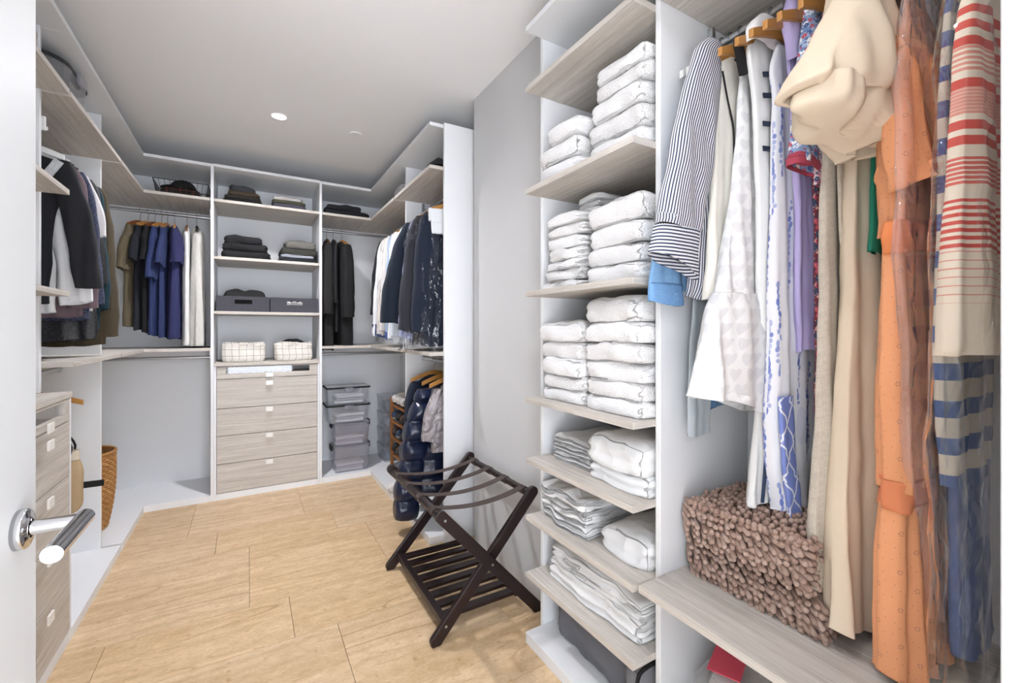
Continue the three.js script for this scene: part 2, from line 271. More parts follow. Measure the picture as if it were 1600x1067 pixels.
{
  const t = thing('sprinkler_cover', 'small round white cover plate on the ceiling beside the downlight', 'sprinkler', [0.666, CEIL, 3.316]);
  part('plate', new THREE.CylinderGeometry(0.038, 0.041, 0.008, 36), M.ceiling, t).position.y = -0.004;
  part('rim', new THREE.TorusGeometry(0.041, 0.003, 8, 40).rotateX(Math.PI / 2), M.ceiling, t).position.y = -0.001;
}

// ---------------------------------------------------------------- closet joinery
const TH = 0.022;
const H_TOP = 2.565, H_2 = 2.305, H_MID = 1.165, PL = 0.045;
function clothesRail(unit, a, b, up = 0.09) {                   // oval hanging rail with end brackets, a and b are [X, h, D]
  const A = [a[0], a[1], -a[2]], B = [b[0], b[1], -b[2]], o = unit.position, rel = (p) => [p[0] - o.x, p[1] - o.y, p[2] - o.z];
  const r = part('clothes_rail', rodGeo(rel(A), rel(B), 0.0125, 16), M.steel, unit); r.userData.label = 'chrome hanging rail';
  for (const [p, q] of [[A, B], [B, A]]) {
    const dx = (q[0] - p[0]), dz = (q[2] - p[2]), L = Math.hypot(dx, dz), c = rel([p[0] + dx / L * 0.012, p[1], p[2] + dz / L * 0.012]);
    const g = new RoundedBoxGeometry(0.018, up, 0.018, 1, 0.002); g.translate(c[0], c[1] + up / 2 - 0.016, c[2]); part('rail_bracket', g, M.steel, unit);
  }
}
// 1. towel shelving in the right alcove
const SF = 0.993;                                               // front line of the right-hand shelves
{
  const u = thing('towel_shelving_unit', 'white shelving unit stacked with towels, wood-grain shelves projecting past its panels', 'shelving', [1.28, 0, 1.25]);
  board('side_panel', [1.082, 1.56], [0, 2.6], [1.555, 1.575], M.white, u);
  board('side_panel', [1.09, 1.56], [0, 2.6], [0.935, 0.955], M.white, u);
  board('back_panel', [1.545, 1.56], [0, 2.6], [0.955, 1.555], M.white, u);
  board('base_board', [SF, 1.545], [0, PL], [0.956, 1.5545], M.white, u);
  for (const h of [2.315, 1.888, 1.462, 1.022, 0.77, 0.532, 0.296]) {
    // each shelf is notched round the upright: a wide front lip and a body between the panels
    const s = board('shelf', [SF, 1.545], [h - TH, h], [0.9555, 1.5545], M.wood, u, { grain: 'z' });
  }
  board('top_shelf', [SF, 1.545], [H_TOP - TH, H_TOP], [0.9555, 1.5545], M.white, u);
}
// 2. long-hanging bay for the dresses
{
  const u = thing('dress_hanging_unit', 'tall white hanging bay at the right with dresses on its rail', 'hanging unit', [1.28, 0, 0.53]);
  board('back_panel', [1.545, 1.56], [0, 2.6], [0.16, 0.934], M.white, u);
  board('side_panel', [1.09, 1.56], [0, 2.6], [0.14, 0.16], M.white, u);
  board('shelf', [SF, 1.545], [0.545 - TH, 0.545], [0.161, 0.934], M.wood, u, { grain: 'z' });
  board('shelf', [SF, 1.545], [2.315, 2.337], [0.161, 0.934], M.wood, u, { grain: 'z' });
  board('base_board', [SF, 1.545], [0, PL], [0.161, 0.934], M.white, u);
  clothesRail(u, [1.32, 2.23, 0.162], [1.32, 2.23, 0.933], 0.085);
}
// 3. centre unit of the back wall and its drawers
const BF = 4.05, BB = 4.58;
{
  const u = thing('centre_shelving_unit', 'white open shelving unit on the back wall above a drawer chest', 'shelving', [0.145, 0, 4.3]);
  board('side_panel', [-0.246, -0.226], [0, H_TOP], [BF, BB - 0.001], M.white, u);
  board('side_panel', [0.518, 0.538], [0, H_TOP], [BF, BB - 0.001], M.white, u);
  board('back_panel', [-0.226, 0.518], [1.05, H_TOP], [BB - 0.018, BB - 0.001], M.white, u);
  board('top_shelf', [-0.225, 0.517], [H_TOP - TH, H_TOP], [BF - 0.012, BB - 0.019], M.white, u);
  for (const h of [H_2, 1.868, 1.447]) board('shelf', [-0.225, 0.517], [h - TH, h], [BF + 0.002, BB - 0.019], M.wood, u);
}
function drawerHandle(parent, [x, h, d], [nx, nd]) {            // a white square tab on a short stem; (nx, nd) points into the room
  const g = new RoundedBoxGeometry(Math.abs(nd) ? 0.05 : 0.008, 0.036, Math.abs(nd) ? 0.008 : 0.05, 1, 0.002);
  const t = part('handle', g, M.handleTab, parent), c = new THREE.Vector3(x + nx * 0.022, h, -(d + nd * 0.022)); parent.updateWorldMatrix(true, false); t.position.copy(parent.worldToLocal(c));
  return t;
}
const DRAWERS = [[0.925, 1.02], [0.7, 0.921], [0.49, 0.696], [0.276, 0.486], [0.052, 0.272]], TABS = [0.945, 0.882, 0.672, 0.464, 0.252];
{
  const u = thing('drawer_chest', 'pale wood-grain drawer chest with five drawers in the middle of the back wall', 'drawers', [0.146, 0, 4.3], 0);
  const x0 = -0.2255, x1 = 0.5175;
  board('top_board', [x0, x1], [1.024, 1.047], [BF - 0.012, BB - 0.02], M.wood, u);
  board('side_panel', [x0, x0 + 0.016], [0, 1.023], [BF, BB - 0.02], M.white, u); board('side_panel', [x1 - 0.016, x1], [0, 1.023], [BF, BB - 0.02], M.white, u);
  board('back_panel', [x0 + 0.017, x1 - 0.017], [0, 1.023], [BB - 0.03, BB - 0.02], M.white, u);
  board('plinth', [x0 + 0.0165, x1 - 0.0165], [0, 0.048], [BF + 0.001, BB - 0.031], M.white, u);
  const a = x0 + 0.018, b = x1 - 0.018;
  DRAWERS.forEach(([h0, h1], i) => {
    if (i) { const dr = board('drawer', [a, b], [h0, h1], [BF, BF + 0.018], M.wood, u); drawerHandle(dr, [0.146, TABS[i], BF], [0, -1]); return; }
    const dr = new THREE.Group(); dr.name = 'drawer'; u.add(dr);
    board('front_rail', [a, b], [h0, 0.963], [BF, BF + 0.018], M.wood, dr); board('front_rail', [a, b], [1.012, h1], [BF, BF + 0.018], M.wood, dr);
    board('front_stile', [a, a + 0.06], [0.963, 1.012], [BF, BF + 0.018], M.wood, dr); board('front_stile', [b - 0.06, b], [0.963, 1.012], [BF, BF + 0.018], M.wood, dr);
    board('glass_pane', [a + 0.06, b - 0.06], [0.963, 1.012], [BF + 0.008, BF + 0.011], M.glass, dr, { r: 0 });
    board('drawer_tray', [a + 0.01, b - 0.01], [0.935, 0.945], [BF + 0.02, BB - 0.035], M.felt, dr);
    drawerHandle(dr, [0.146, TABS[0], BF], [0, -1]);
  });
}
{ // the second chest, at the left below the two short shelves
  const u = thing('drawer_chest', 'pale wood-grain drawer chest behind the open door, partly hidden by the handle', 'drawers', [-0.92, 0, 2.22]);
  const d0 = 1.9, d1 = 2.548, LF = -0.64;
  board('top_board', [-1.195, LF + 0.004], [1.02, 1.043], [d0, d1], M.wood, u, { grain: 'z' });
  board('side_panel', [-1.195, LF], [0, 1.019], [d0, d0 + 0.016], M.white, u); board('side_panel', [-1.195, LF], [0, 1.019], [d1 - 0.016, d1], M.white, u);
  board('plinth', [-1.195, LF - 0.001], [0, 0.048], [d0 + 0.017, d1 - 0.017], M.white, u);
  const a = d0 + 0.018, b = d1 - 0.018;
  DRAWERS.forEach(([h0, h1], i) => {
    if (i) { const dr = board('drawer', [LF - 0.018, LF], [h0, h1], [a, b], M.wood, u, { grain: 'z' }); drawerHandle(dr, [LF, TABS[i], 2.245], [1, 0]); return; }
    const dr = new THREE.Group(); dr.name = 'drawer'; u.add(dr);
    board('front_rail', [LF - 0.018, LF], [h0, 0.955], [a, b], M.wood, dr, { grain: 'z' }); board('front_rail', [LF - 0.018, LF], [1.008, h1 - 0.002], [a, b], M.wood, dr, { grain: 'z' });
    board('front_stile', [LF - 0.018, LF], [0.955, 1.008], [a, a + 0.06], M.wood, dr); board('front_stile', [LF - 0.018, LF], [0.955, 1.008], [b - 0.06, b], M.wood, dr);
    board('glass_pane', [LF - 0.011, LF - 0.008], [0.955, 1.008], [a + 0.06, b - 0.06], M.glass, dr, { r: 0 });
    board('drawer_tray', [-1.18, LF - 0.02], [0.93, 0.94], [a + 0.01, b - 0.01], M.felt, dr);
    drawerHandle(dr, [LF, TABS[0], 2.245], [1, 0]);
  });
}
const LF = -0.64;
{ // 4. near left bay above the chest
  const u = thing('short_shelf_unit', 'white bay behind the open door with two short wood-grain shelves above the drawers', 'shelving', [-0.92, 0, 2.22]);
  board('side_panel', [-1.2, -0.73], [1.044, H_TOP - TH - 0.001], [2.53, 2.55], M.white, u); board('side_panel', [-1.2, -0.73], [0, H_TOP - TH - 0.001], [1.87, 1.89], M.white, u);
  for (const h of [1.885, 1.462]) board('shelf', [-1.199, LF], [h - TH, h], [1.892, 2.5295], M.wood, u, { grain: 'z' });
  board('shelf', [-1.199, LF], [H_2 - TH, H_2], [1.892, 2.5295], M.wood, u, { grain: 'z' });
  board('top_shelf', [-1.199, LF], [H_TOP - TH, H_TOP], [1.87, 2.545], M.white, u);
}
{ // 5. left double-hanging bay
  const u = thing('left_hanging_unit', 'white double hanging bay along the left wall crowded with dark jackets', 'hanging unit', [-0.92, 0, 2.98]);
  board('side_panel', [-1.2, -0.73], [0, H_TOP - TH - 0.001], [3.40, 3.42], M.white, u);
  board('top_shelf', [-1.199, LF], [H_TOP - TH, H_TOP], [2.5465, 3.41], M.white, u);
  board('shelf', [-1.199, LF], [H_2 - TH, H_2], [2.5515, 3.399], M.wood, u, { grain: 'z' });
  board('shelf', [-1.199, LF - 0.002], [H_MID - TH, H_MID], [2.585, 3.399], M.wood, u, { grain: 'z' });
  board('base_board', [-1.199, LF], [0, PL], [2.549, 3.399], M.white, u);
  clothesRail(u, [-0.90, 2.2, 2.552], [-0.90, 2.2, 3.398], 0.09);
  clothesRail(u, [-0.90, 1.085, 2.6], [-0.90, 1.085, 3.398], 0.075);
}
function lShape(pts, h, t, mat, parent, name, grain = 'x') {    // a flat board of any outline given as [X, D] points
  const s = new THREE.Shape(pts.map(([x, d]) => new THREE.Vector2(x, d))), g = new THREE.ExtrudeGeometry(s, { depth: t - 0.002, bevelEnabled: true, bevelThickness: 0.001, bevelSize: 0.001, bevelOffset: -0.001, bevelSegments: 1 });
  g.rotateX(-Math.PI / 2); g.translate(0, h - t + 0.001, 0); g.computeVertexNormals(); metreUV(g, grain, [0.3, 0.7]);
  const m = part(name, g, mat, parent); m.position.set(-parent.position.x, -parent.position.y, -parent.position.z); return m;
}
{ // 6. left corner bay of the back wall
  const u = thing('left_corner_unit', 'white corner bay left of the centre drawers with shirts hanging above an empty space', 'hanging unit', [-0.7, 0, 4.2]);
  const out = [[-1.199, 3.421], [LF, 3.421], [LF, BF], [-0.247, BF], [-0.247, BB - 0.001], [-1.199, BB - 0.001]], top = out.map(([x, d]) => [x, d === 3.421 ? 3.411 : d]);
  lShape(top, H_TOP, TH, M.white, u, 'top_shelf'); lShape(out, H_2, TH, M.wood, u, 'shelf', 'z'); lShape(out, H_MID, TH, M.wood, u, 'shelf'); lShape(out, PL, PL, M.white, u, 'base_board');
  clothesRail(u, [-1.19, 2.2, 4.3], [-0.248, 2.2, 4.3], 0.09); clothesRail(u, [-1.19, 1.085, 4.3], [-0.248, 1.085, 4.3], 0.075);
}
const RF = 0.942, RW = 1.37, RP = 2.55;                          // right-back run: shelf front, wall, end panel
{ // 7. right corner bay of the back wall
  const u = thing('right_corner_unit', 'white corner bay right of the centre drawers with black coats above clear bins', 'hanging unit', [0.95, 0, 4.2]);
  const out = [[0.539, BF], [RF, BF], [RF, 3.3215], [RW - 0.001, 3.3215], [RW - 0.001, BB - 0.001], [0.539, BB - 0.001]], top = out.map(([x, d]) => [x, d === 3.3215 ? 3.312 : d]);
  lShape(top, H_TOP, TH, M.white, u, 'top_shelf'); lShape(out, H_2, TH, M.wood, u, 'shelf', 'z'); lShape(out, H_MID, TH, M.wood, u, 'shelf'); lShape(out, PL, PL, M.white, u, 'base_board');
  clothesRail(u, [0.54, 2.2, 4.3], [RW - 0.002, 2.2, 4.3], 0.09); clothesRail(u, [0.54, 1.085, 4.3], [RW - 0.002, 1.085, 4.3], 0.075);
}
{ // 8. right double-hanging bay with the tall end panel
  const u = thing('right_hanging_unit', 'white double hanging bay with a tall end panel beside the grey wall', 'hanging unit', [1.15, 0, 2.96]);
  board('end_panel', [1.028, RW - 0.001], [0, H_TOP + 0.004], [RP - 0.02, RP], M.white, u);
  board('side_panel', [1.03, RW - 0.001], [0, H_TOP - TH - 0.001], [3.30, 3.32], M.white, u);
  board('top_shelf', [RF, RW - 0.001], [H_TOP - TH, H_TOP], [RP + 0.001, 3.311], M.white, u);
  board('shelf', [RF, RW - 0.001], [H_2 - TH, H_2], [RP + 0.001, 3.299], M.wood, u, { grain: 'z' });
  board('shelf', [RF, RW - 0.001], [H_MID - TH, H_MID], [RP + 0.001, 3.299], M.wood, u, { grain: 'z' });
  board('base_board', [RF, RW - 0.001], [0, PL], [RP + 0.001, 3.299], M.white, u);
  clothesRail(u, [1.16, 2.2, RP + 0.002], [1.16, 2.2, 3.298], 0.09); clothesRail(u, [1.16, 1.085, RP + 0.002], [1.16, 1.085, 3.298], 0.075);
  clothesRail(u, [1.16, 2.2, 3.323], [1.16, 2.2, 4.22], 0.09);
}
// ---------------------------------------------------------------- cloth: lofted shells
function sampleRows(rows, N) {                                  // Catmull-Rom through the rows
  const out = [], n = rows.length - 1, at = (k, c) => rows[Math.max(0, Math.min(n, k))][c] ?? 0;
  for (let i = 0; i <= N; i++) {
    const t = i / N * n, k = Math.min(n - 1, Math.floor(t)), f = t - k, r = [];
    for (let c = 0; c < 5; c++) { const p0 = at(k - 1, c), p1 = at(k, c), p2 = at(k + 1, c), p3 = at(k + 2, c); let v = 0.5 * (2 * p1 + (p2 - p0) * f + (2 * p0 - 5 * p1 + 4 * p2 - p3) * f * f + (3 * p1 - p0 - 3 * p2 + p3) * f * f * f); v = Math.max(Math.min(p1, p2) - 0.01, Math.min(Math.max(p1, p2) + 0.01, v)); r.push(v); }
    out.push(r);
  }
  return out;
}
// rows from the top down: [height, front x, back x, half thickness, z of the middle]
function drape(rows, { M: m = 60, N = 40, fold = 0.008, k = 75, seed = 1, edge = 0.003, quilt = 0, hem = 0.006, cap = true, grow = 0.6, slant = 0, uv0 = 0, wr = 0.0016 } = {}) {
  if (quilt) N = 96;
  const q = rng(seed * 131 + 7), s = [...Array(8)].map(() => q() * 6.283), R = sampleRows(rows, N), pos = [], uv = [], idx = [], y0 = R[0][0], y1 = R[N][0];
  const ring = (row, v, sx = 1, dy = 0) => {
    let [y, xf, xb, t, zc] = row; const mid = (xf + xb) / 2; let a = (xf - xb) / 2;
    let puff = 1, w = 0; if (quilt) { w = Math.abs(Math.sin(Math.PI * (y - y1) / quilt)); puff = 0.32 + 0.68 * Math.pow(w, 0.5); a *= 0.88 + 0.12 * Math.pow(w, 0.5); }
    const g = Math.pow(v, grow);
    for (let j = 0; j <= m; j++) {
      const ph = Math.PI + 2 * Math.PI * j / m, c = Math.cos(ph), n = Math.sin(ph), ac = Math.abs(c), an = Math.abs(n) < 1e-9 ? 0 : Math.abs(n);
      let x = mid + sx * a * Math.sign(c) * Math.pow(ac, 0.85), z = t * sx * puff * Math.sign(n) * Math.pow(an, 0.55);
      const f = fold * g * (Math.sin(k * x + s[0] + 1.3 * Math.sin(2.2 * v + s[1])) + 0.55 * Math.sin(2.17 * k * x + s[2] + 2 * Math.sin(3 * v + s[3])) + 0.35 * Math.sin(0.43 * k * x + s[6] + 4 * v));
      z += f * Math.min(1, an * 2.2) * (n > 0 ? 1 : 0.85) + wr * v * an * (Math.sin(46 * y + 21 * x + s[1]) + 0.8 * Math.sin(33 * y - 38 * x + s[3]) + 0.5 * Math.sin(88 * y + 30 * x + s[5]));
      x += (edge * (Math.sin(17 * y + s[4]) + 0.6 * Math.sin(39 * y + s[5] + 2 * n))) * ac * sx;
      const yy = y + dy + hem * Math.pow(v, 8) * Math.sin(26 * x + s[7] + n) + slant * (x - mid) * Math.pow(v, 3);
      pos.push(x, yy, z + zc); uv.push(0, yy);
    }
    const b = pos.length / 3 - m - 1, half = m >> 1; let len = 0; const acc = [0];   // u is the length along the cloth from its front edge
    for (let j = 1; j <= m; j++) { len += Math.hypot(pos[3 * (b + j)] - pos[3 * (b + j - 1)], pos[3 * (b + j) + 2] - pos[3 * (b + j - 1) + 2]); acc.push(len); }
    for (let j = 0; j <= m; j++) uv[2 * (b + j)] = acc[j] - acc[half] + uv0;
  };
  let rings = 0; if (cap) { ring(R[0], 0, 0.02, 0.002); rings++; }
  for (let i = 0; i <= N; i++) { ring(R[i], i / N); rings++; }
  const L = R[N]; ring(L, 1, 0.965, 0.0015); ring(L, 0.95, 0.94, 0.03); rings += 2;   // turned hem
  for (let i = 0; i < rings - 1; i++) for (let j = 0; j < m; j++) { const a = i * (m + 1) + j, b = a + m + 1; idx.push(a, b, a + 1, b, b + 1, a + 1); }
  const g = new THREE.BufferGeometry(); g.setAttribute('position', new THREE.Float32BufferAttribute(pos, 3)); g.setAttribute('uv', new THREE.Float32BufferAttribute(uv, 2)); g.setIndex(idx); g.computeVertexNormals();
  const nn = g.attributes.normal; for (let i = 0; i < rings; i++) { const a = i * (m + 1), b = a + m; const v = new THREE.Vector3(nn.getX(a) + nn.getX(b), nn.getY(a) + nn.getY(b), nn.getZ(a) + nn.getZ(b)).normalize(); nn.setXYZ(a, v.x, v.y, v.z); nn.setXYZ(b, v.x, v.y, v.z); }
  return g;
}
// ---------------------------------------------------------------- hangers
const hangerGeo = {};
for (const w of [0.17, 0.2, 0.215]) {
  const arms = [], q = 26;
  const sh = new THREE.Shape(); const topY = (x) => -0.075 - 0.055 * Math.pow(Math.abs(x) / w, 1.5), thick = (x) => 0.03 - 0.012 * Math.abs(x) / w;
  sh.moveTo(-w, topY(-w) - 0.009); for (let i = 0; i <= q; i++) { const x = -w + 2 * w * i / q; sh.lineTo(x, topY(x)); } for (let i = q; i >= 0; i--) { const x = -w + 2 * w * i / q; sh.lineTo(x, topY(x) - thick(x)); }
  const g = new THREE.ExtrudeGeometry(sh, { depth: 0.008, bevelEnabled: true, bevelThickness: 0.003, bevelSize: 0.003, bevelSegments: 2 }); g.translate(0, 0, -0.004); metreUV(g, 'x'); hangerGeo[w] = g;
}
const hookPts = []; for (let i = 0; i <= 12; i++) { const a = Math.PI * (-0.15 + 1.15 * i / 12); hookPts.push([0.0165 * Math.cos(a), 0.0165 * Math.sin(a), 0]); }
hookPts.push([-0.0165, -0.008, 0], [-0.006, -0.026, 0], [0, -0.04, 0], [0, -0.078, 0]);
const hookGeo = tube(hookPts, 0.0019, { seg: 40, rad: 7 });
function hanger(kind, of, at, turn, w = 0.2, group) {
  const names = { hangerOak: ['wooden_hanger', 'light wooden'], hangerWalnut: ['wooden_hanger', 'dark brown wooden'], hangerBlack: ['plastic_hanger', 'slim black'], hangerWhite: ['plastic_hanger', 'white plastic'] }[kind];
  const t = thing(names[0], `${names[1]} clothes hanger holding the ${of}`, 'hanger', at, turn, group);
  part('arms', hangerGeo[w], M[kind], t); part('hook', hookGeo, M.hook, t).userData.label = 'metal hook'; return t;
}
// ---------------------------------------------------------------- garments; RAILS give the hanging place and the turn whose local +x points into the room
const RAILS = {
  dress: (d) => [[1.32, 2.23, d], Math.PI], left: (d) => [[-0.90, 2.2, d], 0], leftLow: (d) => [[-0.90, 1.085, d], 0],
  backL: (x) => [[x, 2.2, 4.3], -Math.PI / 2], backR: (x) => [[x, 2.2, 4.3], -Math.PI / 2], right: (d) => [[1.16, 2.2, d], Math.PI], rightLow: (d) => [[1.16, 1.085, d], Math.PI],
};
function hang(rail, where, o) {                                  // o.name, o.label, o.category, o.short, o.hanger, o.yaw; returns the garment group at floor height below the rail
  const [p, turn] = RAILS[rail](where), a = turn + (o.yaw ?? 0); zSide = ['dress', 'right', 'rightLow', 'backL'].includes(rail) ? -1 : 1;
  if (o.hanger) hanger(o.hanger, o.short, p, a, o.hw ?? 0.2, o.hgroup);
  const g = thing(o.name, o.label, o.category, [p[0], 0, p[2]], a, o.group); g.userData.rail = undefined; delete g.userData.rail; return g;
}
let seedNo = 1, zSide = 1;                                    // zSide: which local z faces the camera on the rail last used
// a shirt-like top: rh rail height, w shoulder half width, hem height, sleeve 0 | length, out how far the cuff stands off
function topGarment(g, mat, { rh = 2.2, neck = 0.125, w = 0.2, hem = 1.35, sleeve = 0.22, sw = 0.075, out = 0.05, t = 0.018, flare = 0.02, fold = 0.006, drop = 0.07, collar, cuffMat, cuffH = 0.02, open = 0, quilt = 0, sleeveT = 0, backSleeve = true, sleeveMat, back = null, k = 75 }) {
  const y = rh - neck, sd = ++seedNo, bw = back ?? w;
  part('body', drape([[y + 0.004, 0.05, -0.05, t * 0.6], [y - drop * 0.3, 0.09, -0.09, t * 0.8], [y - drop * 0.75, w * 0.82, -bw * 0.82, t], [y - drop - 0.025, w, -bw, t * 1.1], [y - drop - 0.12, w - open * 0.3, -bw, t * 1.15], [(y + hem) / 2, w - open * 0.7 + flare * 0.4, -bw - flare * 0.3, t * 1.25], [hem + 0.08, w - open + flare, -bw - flare, t * 1.3], [hem, w - open + flare, -bw - flare, t * 1.3]], { seed: sd, fold, quilt, k }), mat, g);
  const st = sleeveT || t * 1.15;
  if (sleeve) for (const s of backSleeve ? [1, -1] : [1]) {
    const ww = s > 0 ? w : bw, c0 = s * (ww - sw * 0.55), c1 = s > 0 ? w + out : -(bw - sw * 0.6), ye = y - drop - sleeve, f = (cx, hw) => [cx + hw, cx - hw], Zs = zSide;
    const rows = [[y - drop * 0.55, ...f(c0, sw * 0.55), st * 0.6, Zs * 0.004], [y - drop - 0.03, ...f(c0 + (s > 0 ? 0.012 : 0), sw * 0.85), st, Zs * 0.012], [y - drop - sleeve * 0.3, ...f(c0 + (c1 - c0) * 0.45, sw), st * 1.1, Zs * 0.016], [y - drop - sleeve * 0.7, ...f(c0 + (c1 - c0) * 0.85, sw * 0.95), st * 1.1, Zs * 0.016], [ye, ...f(c1, sw * 0.9), st, Zs * 0.014]];
    const sl = part('sleeve', drape(rows, { seed: sd + 50 * s + 100, fold: fold * 0.7, N: 30, M: 36, quilt, slant: s * 0.12, k: k * 1.2 }), sleeveMat ?? mat, g);
    if (cuffMat) part('cuff', drape([[ye + cuffH, ...f(c1, sw * 0.94), st * 1.1, Zs * 0.014], [ye - 0.004, ...f(c1, sw * 0.95), st * 1.12, Zs * 0.014]], { seed: sd, fold: 0, N: 6, M: 36, slant: s * 0.12 }), cuffMat, sl);
  }
  if (collar) part('collar', drape([[y + 0.035, 0.062, -0.062, 0.02], [y + 0.012, 0.075, -0.075, 0.026], [y - 0.02, 0.088, -0.088, 0.026]], { seed: sd, fold: 0.002, N: 8, M: 32, cap: false }), collar, g);
  return g;
}
// clear film bag round a garment
function filmBag(rail, where, o, rows) { const g = hang(rail, where, o); part('film', drape(rows, { seed: o.seed, fold: 0.006, k: 55, edge: 0.012, hem: 0.02, N: 44 }), o.mat ?? M.film, g); return g; }

// ---- shirts of the back-left rail
{
  const G = 'shirts on the back left rail', H = 'hangers on the back left rail';
  const add = (x, short, label, mat, o, hk, yaw, cat = 't-shirt') => topGarment(hang('backL', x, { name: cat.replace('-', '_').replace(' ', '_'), short, label, category: cat, hanger: hk, yaw: -yaw, group: G, hgroup: H, hw: 0.17 }), mat, { neck: 0.1, w: 0.185, t: 0.016, ...o });
  add(-0.70, 'olive t-shirt', 'olive green short-sleeved t-shirt, leftmost on the back left rail', cloth('#5d5340'), { hem: 1.33, sleeve: 0.30, out: 0.07, t: 0.02 }, 'hangerWalnut', 0.26);
  add(-0.655, 'charcoal navy t-shirt', 'dark navy t-shirt with a small white mark near its hem, beside the olive one', cloth('#171b24'), { hem: 1.30, sleeve: 0.24, out: 0.05 }, 'hangerOak', 0.22);
  add(-0.612, 'black t-shirt', 'black t-shirt hanging between the dark navy and blue shirts', cloth('#0d0d12'), { hem: 1.28, sleeve: 0.24, out: 0.02 }, 'hangerWalnut', 0.2);
  add(-0.572, 'longer-sleeved blue t-shirt', 'blue t-shirt with the lower sleeve cuff of the blue pair', cloth('#27345f'), { hem: 1.26, sleeve: 0.36, out: 0.05, t: 0.018 }, 'hangerOak', 0.18);
  add(-0.536, 'shorter-sleeved blue t-shirt', 'blue t-shirt with the higher sleeve cuff, right of its twin', cloth('#26325c'), { hem: 1.25, sleeve: 0.26, out: 0.07 }, 'hangerOak', 0.1);
  add(-0.492, 'indigo shirt', 'broad indigo shirt hanging left of the white ones', cloth('#2a2d57'), { hem: 1.235, sleeve: 0.24, out: 0.0, t: 0.03, flare: 0.04, fold: 0.01 }, 'hangerOak', -0.1, 'shirt');
  add(-0.415, 'narrow white shirt', 'narrow white sleeveless shirt next to the pale grey one', cloth('#dcdcda'), { hem: 1.19, sleeve: 0, t: 0.02, flare: 0.03 }, 'hangerWalnut', -0.08, 'shirt');
  add(-0.352, 'pale grey linen shirt', 'pale grey linen shirt, rightmost on the back left rail', cloth('#c9c7c1', { bumpScale: 0.012 }), { hem: 1.185, sleeve: 0, t: 0.034, flare: 0.04, fold: 0.012, k: 60 }, 'hangerBlack', -0.12, 'shirt');
}
// ---- black coats of the back-right rail
{
  const add = (x, short, label, mat, o, hk, yaw) => topGarment(hang('backR', x, { name: 'cardigan', short, label, category: 'cardigan', hanger: hk, yaw, group: 'black coats on the back right rail', hgroup: 'hangers on the back right rail', hw: 0.17 }), mat, { neck: 0.098, w: 0.19, sleeve: 0, ...o });
  add(0.61, 'long charcoal-black cardigan', 'long charcoal black knit cardigan hanging beside the centre shelves', cloth('#1a1918'), { hem: 1.125, t: 0.034, sleeve: 0.6, out: 0.02, sw: 0.06, fold: 0.008 }, 'hangerWalnut', -0.02);
  add(0.665, 'short black jacket', 'shorter black jacket squeezed between two long black ones', cloth('#121318'), { hem: 1.28, t: 0.014, sleeve: 0.5, out: -0.01 }, 'hangerBlack', 0);
  add(0.735, 'long black cardigan', 'long black cardigan, rightmost of the three black garments', cloth('#101012'), { hem: 1.15, t: 0.042, sleeve: 0.62, out: 0.02, sw: 0.065, fold: 0.008 }, 'hangerOak', 0.16);
}
